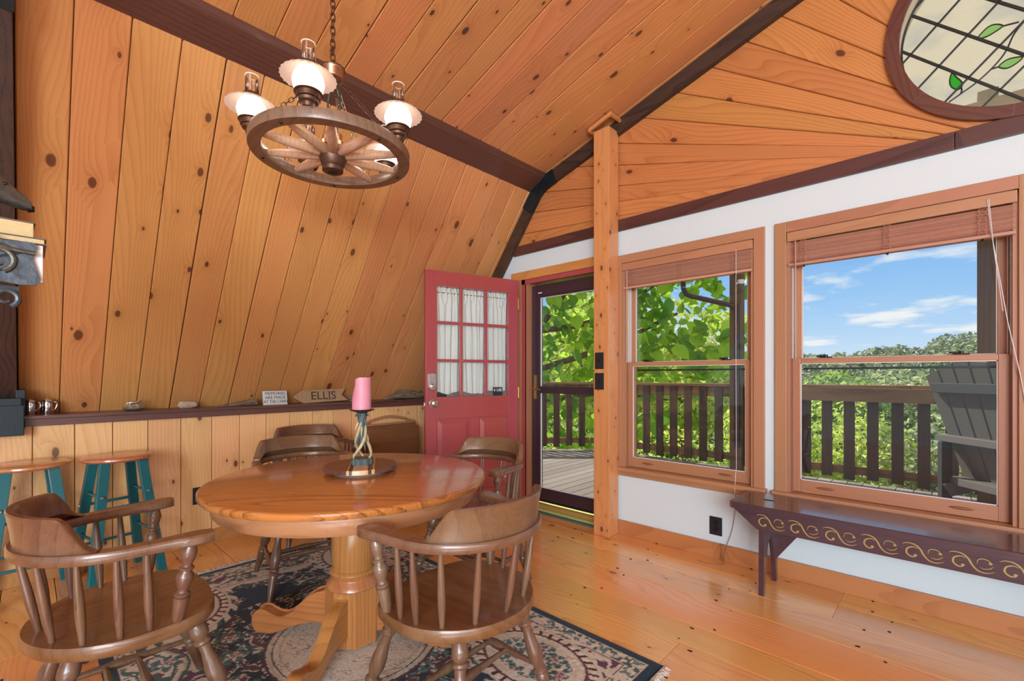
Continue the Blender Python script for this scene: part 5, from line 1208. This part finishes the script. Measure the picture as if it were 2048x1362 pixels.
# field flowers, wreath and medallion under the table
MX, MY = TX-RX0, TY-RY0; r = np.hypot((X-MX)*.92, (Y-MY)); th = np.arctan2(Y-MY, X-MX)
fld = inner & (D > .40+scal) & (r > .62)
n_ = vnoise(X+wob, Y+wob, 9, 9, 51); leaves(fld & (n_ > .52), 52, .55, (CREAM, GRN, ROSE*.9), 38); flowers(fld & (n_ > .55), 53, .13, .5, .028)
wr = (r > .36+.02*np.sin(th*12)) & (r < .62+.03*np.sin(th*9+1)) & (D > .31); put(wr, BLK)
a = vnoise(X+wob*3, Y+wob*3, 24, 24, 61); sw = np.sin(th*14+r*46+a*5); put(wr & (sw > .25), CREAM*.82, .001); put(wr & (sw > .62), DKR); leaves(wr & (a > .62), 63, .6, (CREAM*.85, GRN*.7, DKR), 30)
flowers(wr, 64, .16, .55, .036)
md = r < .36; put(md, CREAM); v2 = vnoise(X+wob*3, Y+wob*3, 30, 30, 71); put(md & (np.abs(np.sin(v2*16+r*40)) < .28) & (v2 > .38), CREAM*.45)
for rr_, c_, wd_ in ((.36, DKR, .006), (.345, CREAM*.8, .006), (.33, BLK, .003), (.30, CREAM*.6, .003)): put(np.abs(r-rr_) < wd_, c_)
# four oval corner medallions
for cx_, cy_ in ((.42, .34), (Wr-.42, .34), (.42, Hr-.34), (Wr-.42, Hr-.34)):
    e = np.hypot((X-cx_)/.26, (Y-cy_)/.17); t_ = np.arctan2((Y-cy_)/.17, (X-cx_)/.26)
    put(e < 1.22, CREAM); put((e > 1.0) & (e < 1.13) & (np.cos(t_*34) > -.4), CREAM*1.1, .002); put((e > .98) & (e < 1.15) & (np.cos(t_*34) < -.4), DKR); put((e > .92) & (e < .98), DKR*1.5)
    put((e > 1.15) & (e < 1.40) & (np.sin(t_*17+e*12) > .1), CREAM); ins = e < .70; flowers(ins, int(90+cx_*10+cy_*7), .085, .9, .030)
put((D > .40) & (np.abs(np.hypot((X-Wr/2)*.5, Y-Hr/2)-.95) < .006), CREAM)
colr *= (.86+.28*rs.rand(*X.shape))[..., None]; colr = np.clip(colr, 0, 1)
edge = (np.minimum(D, .02)/.02); Z_ = .0015+.0065*np.sqrt(edge)+Hh+.0016*rs.rand(*X.shape)
# frayed lower right corner
vv = np.stack([X+RX0, Y+RY0, Z_], -1).reshape(-1, 3); idx = np.arange((nx+1)*(ny+1)).reshape(ny+1, nx+1)
qf = np.stack([idx[:-1, :-1], idx[:-1, 1:], idx[1:, 1:], idx[1:, :-1]], -1).reshape(-1, 4)
me = bpy.data.meshes.new('patterned_rug'); me.vertices.add(len(vv)); me.vertices.foreach_set('co', vv.ravel().astype(np.float32))
me.loops.add(qf.size); me.loops.foreach_set('vertex_index', qf.ravel().astype(np.int32)); me.polygons.add(len(qf)); me.polygons.foreach_set('loop_start', np.arange(0, qf.size, 4, dtype=np.int32)); me.polygons.foreach_set('loop_total', np.full(len(qf), 4, dtype=np.int32)); me.update()
ca_ = me.color_attributes.new('woven', 'FLOAT_COLOR', 'POINT'); ca_.data.foreach_set('color', np.concatenate([colr.reshape(-1, 3), np.ones((len(vv), 1))], 1).ravel().astype(np.float32))
m_, nt_, b_ = new_mat('rug_wool'); at_ = N(nt_, 'ShaderNodeAttribute', attribute_name='woven'); nt_.links.new(at_.outputs['Color'], b_.inputs['Base Color']); b_.inputs['Roughness'].default_value = .95; b_.inputs['Specular IOR Level'].default_value = .1; b_.inputs['Sheen Weight'].default_value = .15
rug = link('patterned_rug', me, m_); tag(rug, 'navy, cream and purple floral rug under the round table', 'rug')
fg = MB(); r = random.Random(9)
for side, xe in ((-1, RX0), (1, RX1)):
    for k in range(400):
        y = RY0+.01+(RY1-RY0-.02)*k/400; L_ = r.uniform(.03, .062)*(1 if side < 0 else .7); dy = r.uniform(-.016, .016)
        fg.tube([(xe, y, .006), (xe+side*L_*.5, y+dy*.5, .008+r.uniform(0, .006)), (xe+side*L_, y+dy, .003)], [.0022, .0022, .0014], 4)
fo = fg.build('fringe', plain('cream_fringe', (.60, .55, .48), .9), rug); fo['kind'] = 'stuff'

# ================================================================== OUTSIDE: deck, railing, posts
DZK = -.02; RYM = 6.40       # deck surface, line of the straight railing
dk = struct(MB().prism([(-6.6, B+T+.01), (5.0, B+T+.01), (5.0, RYM+.12), (-4.34, RYM+.12), (-6.6, 4.24)], DZK-.30, DZK-.035).build('deck', plain('joists', (.05, .035, .03), .9)))
x = -6.6; k = 0
while x < 4.9:
    w = .138; ye = RYM+.14 if x > -4.34 else RYM+.14+(x+4.34)*.949
    if ye > B+T+.3: board(dk, (x+w, B+T+.012, DZK), (0, 1, 0), (0, 0, 1), ye-(B+T+.012), w, .033, DECKW, 'plank', .003)
    x += w+.006; k += 1
RT = 1.10
def railing(p0, p1, label, off=.06, fascia=False):
    p0 = Vector((*p0, 0)); p1 = Vector((*p1, 0)); d = (p1-p0); L_ = d.length; d.normalize(); a = math.atan2(d.y, d.x)
    t = empty('deck_railing', label, 'railing', (p0.x, p0.y, DZK), a, 'brown wooden railings of the deck')
    h = RT-DZK
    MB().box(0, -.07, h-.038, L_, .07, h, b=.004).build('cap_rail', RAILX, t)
    MB().box(0, -.025, h-.175, L_, .013, h-.040, b=.003).build('upper_rail', RAILX, t)
    MB().box(0, -.025, .115, L_, .013, .205, b=.003).build('lower_rail', RAILX, t)
    if fascia: MB().box(0, -.108, h-.185, L_, -.068, h-.036, b=.004).build('fascia_board', RAILX, t)
    n = int(L_/.2085)
    for i in range(n+1):
        x = off+i*.2085
        if x > L_-.03: break
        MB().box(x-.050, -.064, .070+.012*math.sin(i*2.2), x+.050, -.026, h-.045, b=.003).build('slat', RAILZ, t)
    return t
railing((-4.28, RYM), (-2.06, RYM), 'short straight length of brown deck railing seen through the narrower window', .180)
railing((-1.89, RYM), (4.9, RYM), 'long straight brown deck railing with a lighter top board, seen through the wide window', .039, True)
railing((-6.4, 4.385), (-4.30, RYM-.02), 'angled brown deck railing seen through the storm door')
def post(x, y, label, h=3.9):
    t = MB().box(x-.07, y-.07, DZK, x+.07, y+.07, h, b=.004).build('porch_post', RAILZ2); tag(t, label, 'post', 'porch posts'); return t
RAILZ2 = wood('porch_post_wood', (.135, .065, .026), (.06, .028, .012), axis='Z', rings=22, contrast=.5, tone=.05, rough=.7, coat=0, fine=.4)
pa = post(-1.975, RYM-.11, 'tall brown porch post seen through the narrower window, with a downspout fixed to it')
pc = post(.27, RYM-.11, 'tall brown porch post seen through the right side of the wide window')
MB().box(-.080, -.0, 0, .080, .02, .30).build('post_base_block', RAILZ, None) if False else None
bm_ = MB().box(-5.2, RYM-.20, 3.55, 4.9, RYM+.0, 3.80, b=.004).build('porch_beam', RAILX); tag(bm_, 'horizontal porch beam carried by the posts outside', 'beam')
ds = empty('downspout', 'brown downspout bending down to the porch post outside the narrower window', 'downspout', (-1.975, RYM-.2, 0))
MB().tube(sm([(-.66, -.02, 3.6), (-.66, -.02, 2.9), (-.66, -.02, 2.48), (-.64, -.02, 2.36), (-.57, -.02, 2.29), (-.35, -.02, 2.21), (-.06, -.02, 2.11), (.02, -.02, 2.06), (.04, -.02, 1.95), (.04, -.02, .3)], 5), .034, 10).build('pipe', PIPE, ds, True)

# adirondack chair on the deck
ad = empty('adirondack_chair', 'dark taupe slatted adirondack chair on the deck, seen from behind', 'deck chair', (.44, 5.38, DZK), math.radians(-46.5))
# local: faces +y; back leans towards -y
import itertools
lean = .30
def bp_(u, h): return (u, -.16-lean*(h-.36), h)
for i in range(6):
    a = (i-2.5); fan = .012*a; x0 = a*.112; wd = .049
    top = 1.34-.016*a*a
    P = [(x0-wd-fan*0, .30), (x0+wd*.92, .30), (x0+fan*2.2+wd*1.22, top-.02*a-.008*abs(a)), (x0+fan*2.2-wd*1.22, top+(-.02 if a < 0 else .02)*0-.008*abs(a))]
    v = [bp_(px, pz) for px, pz in P]; off = Vector((0, .022, .006)); v2 = [tuple(Vector(p)+off) for p in v]
    mesh('back_slat', v+v2, [(0, 1, 2, 3), (7, 6, 5, 4), (0, 4, 5, 1), (1, 5, 6, 2), (2, 6, 7, 3), (3, 7, 4, 0)], ADI, ad)
def brace(h, hw, th_, mat, name, dy=.05, zt=.03):
    p = bp_(0, h); MB().box(-hw, p[1]-dy, h-zt, hw, p[1]-.002, h+zt, b=.004).build(name, mat, ad)
brace(1.12, .36, .03, ADID, 'back_brace', .030, .040); brace(.69, .40, .03, ADI, 'arm_brace', .085, .028); brace(.33, .36, .03, ADI, 'seat_brace', .14, .03)
for s_ in (1, -1):
    MB().box(s_*.38-.06, -.30, .69, s_*.38+.06, .46, .715, b=.006).build('armrest', ADI, ad)
    MB().box(s_*.34-.02, -.36, .0, s_*.34+.02, -.27, .66, b=.004).build('leg', ADID, ad); MB().box(s_*.34-.02, .28, .0, s_*.34+.02, .38, .69, b=.004).build('leg', ADID, ad)
    xz_ = [(-.36, .30), (-.30, .20), (.38, .34), (.40, .42), (.30, .44)]
    mesh('side_rail', [(s_*.31-.015, y, z_) for y, z_ in xz_]+[(s_*.31+.015, y, z_) for y, z_ in xz_], [(0, 1, 2, 3, 4), (9, 8, 7, 6, 5)]+[(k, k+5, (k+1) % 5+5, (k+1) % 5) for k in range(5)], ADI, ad)
for k in range(6): MB().box(-.30, -.14+k*.095, .345+k*.016, .30, -.055+k*.095, .367+k*.016, b=.004).build('seat_slat', ADI, ad)

# ================================================================== trees, shrubs and the far hills
gm = plain('meadow_green', (.10, .16, .04), .95, bump=.4, bscale=2, var=.5)
gr = MB(); NX = 40; v = []
for j in range(41):
    for i in range(41):
        x = -90+180*i/40; y = 3.5+150*(j/40)**1.5; d_ = (y-3.5); z_ = -2.2-.16*d_ if d_ < 60 else -11.8+(d_-60)*.10
        v.append((x, y, z_+.6*math.sin(x*.13)*min(1, d_/10)))
g = mesh('ground', v, [(j*41+i, j*41+i+1, (j+1)*41+i+1, (j+1)*41+i) for j in range(40) for i in range(40)], gm, None, True); struct(g)
def ground_z(x, y): d_ = y-3.5; return (-2.2-.16*d_ if d_ < 60 else -11.8+(d_-60)*.10)+.6*math.sin(x*.13)*min(1, d_/10)
def leafmesh(name, centers, n, size, mat, parent, seed, droop=.3, big=False):
    R = np.random.RandomState(seed); C_ = np.array(centers); w = C_[:, 3]*C_[:, 4]*C_[:, 5]; k = R.choice(len(C_), n, p=w/w.sum())
    d = R.normal(size=(n, 3)); d /= np.linalg.norm(d, axis=1)[:, None]; rad = R.rand(n)**.33; rad = .55+.45*rad
    P = C_[k, :3]+d*rad[:, None]*C_[k, 3:6]
    nrm = d*.5+R.normal(size=(n, 3))*.55+np.array((0, 0, .5)); nrm /= np.linalg.norm(nrm, axis=1)[:, None]
    a = np.cross(nrm, R.normal(size=(n, 3))); a /= np.linalg.norm(a, axis=1)[:, None]; a[:, 2] -= droop; a /= np.linalg.norm(a, axis=1)[:, None]; b_ = np.cross(nrm, a); b_ /= np.linalg.norm(b_, axis=1)[:, None]
    s_ = size*(.6+.8*R.rand(n)); 
    if big: shp = [(-.5, 0, 0), (-.42, .30, .05), (0, .42, .06), (.32, .24, .04), (.62, 0, -.06), (.32, -.24, .04), (0, -.42, .06), (-.42, -.30, .05)]; faces = [(0, 1, 2), (0, 2, 3), (0, 3, 4), (0, 4, 5), (0, 5, 6), (0, 6, 7)]
    else: shp = [(-.5, 0, 0), (0, .28, .05), (.5, 0, -.04), (0, -.28, .05)]; faces = [(0, 1, 2, 3)]
    m = len(shp); V_ = np.zeros((n, m, 3)); nn = np.cross(a, b_)
    for i, (x, y, z_) in enumerate(shp): V_[:, i] = P+(a*x+b_*y+nn*z_)*s_[:, None]
    V_ = V_.reshape(-1, 3); F = np.concatenate([np.array([f])+np.arange(n)[:, None]*m for f in faces]); fl_ = F.shape[1]
    me = bpy.data.meshes.new(name); me.vertices.add(len(V_)); me.vertices.foreach_set('co', V_.ravel().astype(np.float32)); me.loops.add(F.size); me.loops.foreach_set('vertex_index', F.ravel().astype(np.int32)); me.polygons.add(len(F)); me.polygons.foreach_set('loop_start', np.arange(0, F.size, fl_, dtype=np.int32)); me.polygons.foreach_set('loop_total', np.full(len(F), fl_, dtype=np.int32)); me.update(calc_edges=True)
    o = link(name, me, mat, parent); return o
def tree(name, label, loc, clumps, n, size, mat, seed, trunk_h, trunk_r, group, cat='tree', big=False, branches=()):
    t = empty(name, label, cat, loc, 0, group)
    o = leafmesh('foliage', clumps, n, size, mat, t, seed, big=big); o['kind'] = 'stuff'
    if trunk_h: MB().tube([(0, 0, -.2), (.03*trunk_h, .02, trunk_h*.5), (0, 0, trunk_h)], [trunk_r, trunk_r*.8, trunk_r*.5], 10).build('trunk', TRUNK, t, True)
    for b_ in branches: MB().tube(sm(b_[0], 4), b_[1], 8).build('branch', TRUNK, t, True)
    return t
# the broad-leaved tree close to the deck
tx, ty = -7.6, 6.6; gz = ground_z(tx, ty)
cl_ = []
for (x, y, z_, r_) in ((-6.5, 7.4, 2.5, .9), (-5.8, 7.8, 1.3, .8), (-6.7, 6.9, .7, .8), (-5.2, 8.0, 2.8, 1.0), (-4.4, 8.0, 2.0, .85), (-4.6, 8.3, 3.4, 1.0), (-3.7, 8.2, 1.3, .7), (-3.6, 8.4, 2.5, .8), (-2.9, 8.3, 1.7, .55), (-2.7, 8.5, 3.1, .6), (-5.6, 8.2, .2, .9), (-7.0, 7.2, 3.6, 1.1), (-8.0, 7.0, 2.0, 1.2), (-6.0, 7.6, 4.2, 1.0), (-3.0, 8.6, 3.9, .8), (-4.4, 8.3, .7, .7)):
    cl_.append((x-tx, y-ty, z_-gz, r_, r_*.8, r_))
brs = [([(0, 0, 3.0), (.6, .3, 4.0), (1.3, .8, 5.0), (2.2, 1.2, 6.3)], [.14]*4+[.11]*4+[.07]*4+[.04]), ([(.5, .3, 3.8), (1.4, .8, 4.2), (2.6, 1.3, 4.6), (4.0, 1.6, 5.2)], [.09]*4+[.06]*4+[.04]*4+[.02]),
       ([(.3, .2, 3.4), (1.2, .7, 3.5), (2.6, 1.3, 3.7), (3.8, 1.7, 3.6)], [.07]*4+[.05]*4+[.03]*4+[.015]), ([(1.3, .8, 5.0), (2.4, 1.4, 5.2), (3.8, 1.8, 6.0)], [.06]*4+[.04]*4+[.02])]
bt_ = tree('broadleaf_tree', 'large broad-leaved tree reaching over the deck, outside the door and narrower window', (tx, ty, gz), cl_, 2600, .20, LEAFBIG, 5, 6.2, .24, None, big=True, branches=brs)
# its largest leaves, singly
mL = bpy.data.meshes.new('leaf'); sh_ = [(-.5, 0, 0), (-.45, .28, .04), (-.15, .44, .06), (.2, .34, .05), (.62, 0, -.09), (.2, -.34, .05), (-.15, -.44, .06), (-.45, -.28, .04)]
mL.from_pydata(sh_, [], [(0, 1, 2), (0, 2, 3), (0, 3, 4), (0, 4, 5), (0, 5, 6), (0, 6, 7)]); mL.materials.append(translucent('bright_single_leaf', (.42, .62, .07), (.7, .95, .12), .55))
mL2 = mL.copy(); mL2.materials.clear(); mL2.materials.append(translucent('deep_single_leaf', (.14, .32, .08), (.3, .6, .09), .45))
R = random.Random(12); cl2 = [c for c in cl_[:11]]
for k in range(230):
    c = R.choice(cl2); d = Vector((R.gauss(0, 1), -abs(R.gauss(0, 1))-.2, R.gauss(0, 1))).normalized()
    o = bpy.data.objects.new('leaf', mL if R.random() < .55 else mL2); COL.objects.link(o); o.parent = bt_
    o.location = (c[0]+d.x*c[3], c[1]+d.y*c[4], c[2]+d.z*c[5]); s_ = R.uniform(.20, .34); o.scale = (s_, s_, s_)
    o.rotation_euler = (R.uniform(-.9, .9)+.6, R.uniform(.2, 1.1), R.uniform(0, 6.28))
spec = [('leafy_shrub', 'yellow-green shrub behind the straight railing, left of the wide window view', (-2.3, 9.0), 1.0, 1.1, LEAFYEL), ('leafy_shrub', 'bright bushy shrub below the angled railing outside the storm door', (-6.2, 8.6), .1, 1.5, LEAFYEL),
        ('leafy_shrub', 'bright green shrub behind the railing outside the narrower window', (-4.3, 9.6), .3, 1.5, LEAFYEL), ('leafy_shrub', 'mid green shrub behind the railing near the downspout post', (-3.0, 9.6), .1, 1.3, LEAFMID),
        ('leafy_shrub', 'yellow-green treetop just above the railing in the wide window', (-1.6, 10.2), 1.15, 1.4, LEAFYEL), ('leafy_shrub', 'grey-green treetop above the railing, centre of the wide window', (-.1, 10.4), .7, 1.3, LEAFGREY),
        ('leafy_shrub', 'grey-green shrub behind the adirondack chair', (1.4, 10.0), .9, 1.4, LEAFGREY), ('leafy_shrub', 'low green shrub below the railing in the wide window', (-.6, 8.6), -.5, 1.1, LEAFMID),
        ('leafy_shrub', 'low yellow-green shrub at the foot of the railing in the wide window', (.6, 8.4), -.7, 1.1, LEAFYEL), ('leafy_shrub', 'low yellow-green shrub at the foot of the railing, narrower window', (-2.8, 8.3), -.8, 1.1, LEAFYEL),
        ('leafy_shrub', 'low bright shrub at the foot of the angled railing', (-5.6, 7.6), -.9, 1.2, LEAFYEL), ('leafy_shrub', 'dense green shrub far left outside the door', (-8.2, 9.0), 1.3, 2.0, LEAFMID), ('leafy_shrub', 'low grey-green shrub at the right end of the railing', (2.4, 8.6), -.4, 1.2, LEAFGREY)]
for i, (nm, lb, (x, y), topz_, r_, mt) in enumerate(spec):
    gz = ground_z(x, y); R = random.Random(i); c0 = topz_-gz-r_; cs = [(R.uniform(-.5, .5)*r_, R.uniform(-.3, .3)*r_, c0+R.uniform(-1.3, .25)*r_, r_*.6, r_*.55, r_*.55) for _ in range(9)]+[(0, 0, c0+.35*r_, r_*.6, r_*.5, r_*.55)]
    tree(nm, lb, (x, y, gz), cs, 7000, .10, mt, 100+i, max(.5, c0), .05, 'shrubs below the deck railing', 'shrub')
far = [(-30, 34, 1.6, 5, LEAFMID), (-23, 36, 2.6, 5, LEAFMID), (-17, 30, 2.5, 4.5, LEAFGREY), (-12, 26, 2.1, 4, LEAFMID), (-7.5, 24, 1.9, 3.6, LEAFGREY), (-3.6, 24, 1.5, 3.4, LEAFMID), (.2, 26, 1.6, 3.4, LEAFGREY), (4.2, 26, 2.0, 3.6, LEAFMID), (9, 30, 2.2, 4, LEAFGREY), (-10.2, 14.5, 4.6, 3.0, LEAFYEL), (-6.2, 14.0, 3.6, 2.4, LEAFYEL)]
desc = ['rounded green tree on the valley side, farthest left', 'tall green tree on the valley side beyond the door', 'greyish tree on the valley side behind the broad-leaved tree', 'green tree on the valley side beyond the narrower window', 'greyish tree beyond the railing between the two windows', 'green tree in the middle distance, left part of the wide window', 'greyish tree in the middle distance, centre of the wide window', 'green tree in the middle distance, right part of the wide window', 'greyish tree in the middle distance, farthest right', 'yellow-green tree behind the angled railing', 'smaller yellow-green tree behind the corner of the railing']
for i, (x, y, topz_, r_, mt) in enumerate(far):
    gz = ground_z(x, y); R = random.Random(50+i); c0 = topz_-gz-r_*.8; cs = [(R.uniform(-.6, .6)*r_, R.uniform(-.4, .4)*r_, c0+R.uniform(-.8, .3)*r_, r_*.55, r_*.5, r_*.5) for _ in range(8)]+[(0, 0, c0+.3*r_, r_*.5, r_*.5, r_*.5)]
    tree('valley_tree', desc[i], (x, y, gz), cs, 5200, r_*.09, mt, 200+i, max(1, c0), .18, 'trees on the valley side')
# distant wooded hills: a ridge carrying many small crowns
hm = plain('hill_floor_green', (.10, .15, .07), .95, var=.4, bscale=.3)
def ridge(x): return 5.6+2.0*math.sin(x*.075+1.4)+1.1*math.sin(x*.17+.5)+.5*math.sin(x*.37)
v = []; 
for j in range(13):
    for i in range(81):
        x = -170+260*i/80; t = j/12; y = 85+70*t; z_ = -12+(ridge(x)+12+(-1.5))*math.sin(t*PI/2*1.25)/1.0
        v.append((x, y, z_))
hl = mesh('distant_hills', v, [(j*81+i, j*81+i+1, (j+1)*81+i+1, (j+1)*81+i) for j in range(12) for i in range(80)], hm, None, True); struct(hl)
R = np.random.RandomState(3); cs = []
for k in range(1500):
    x = R.uniform(-150, 75); t = R.rand()**.8; y = 85+70*t*.85; z_ = -12+(ridge(x)+10.5)*math.sin(t*.85*PI/2*1.25); s_ = R.uniform(1.3, 2.8); cs.append((x, y, z_+s_*.5, s_, s_, s_*.9))
ht = leafmesh('hillside_forest', cs, 90000, .95, translucent('hazy_forest_leaves', (.18, .22, .12), (.3, .33, .2), .25, [(.13, .17, .10), (.22, .26, .15), (.36, .38, .24), (.15, .19, .13)]), None, 77, 0.0)
tag(ht, 'countless tree crowns covering the distant wooded hills', 'forest', kind='stuff')
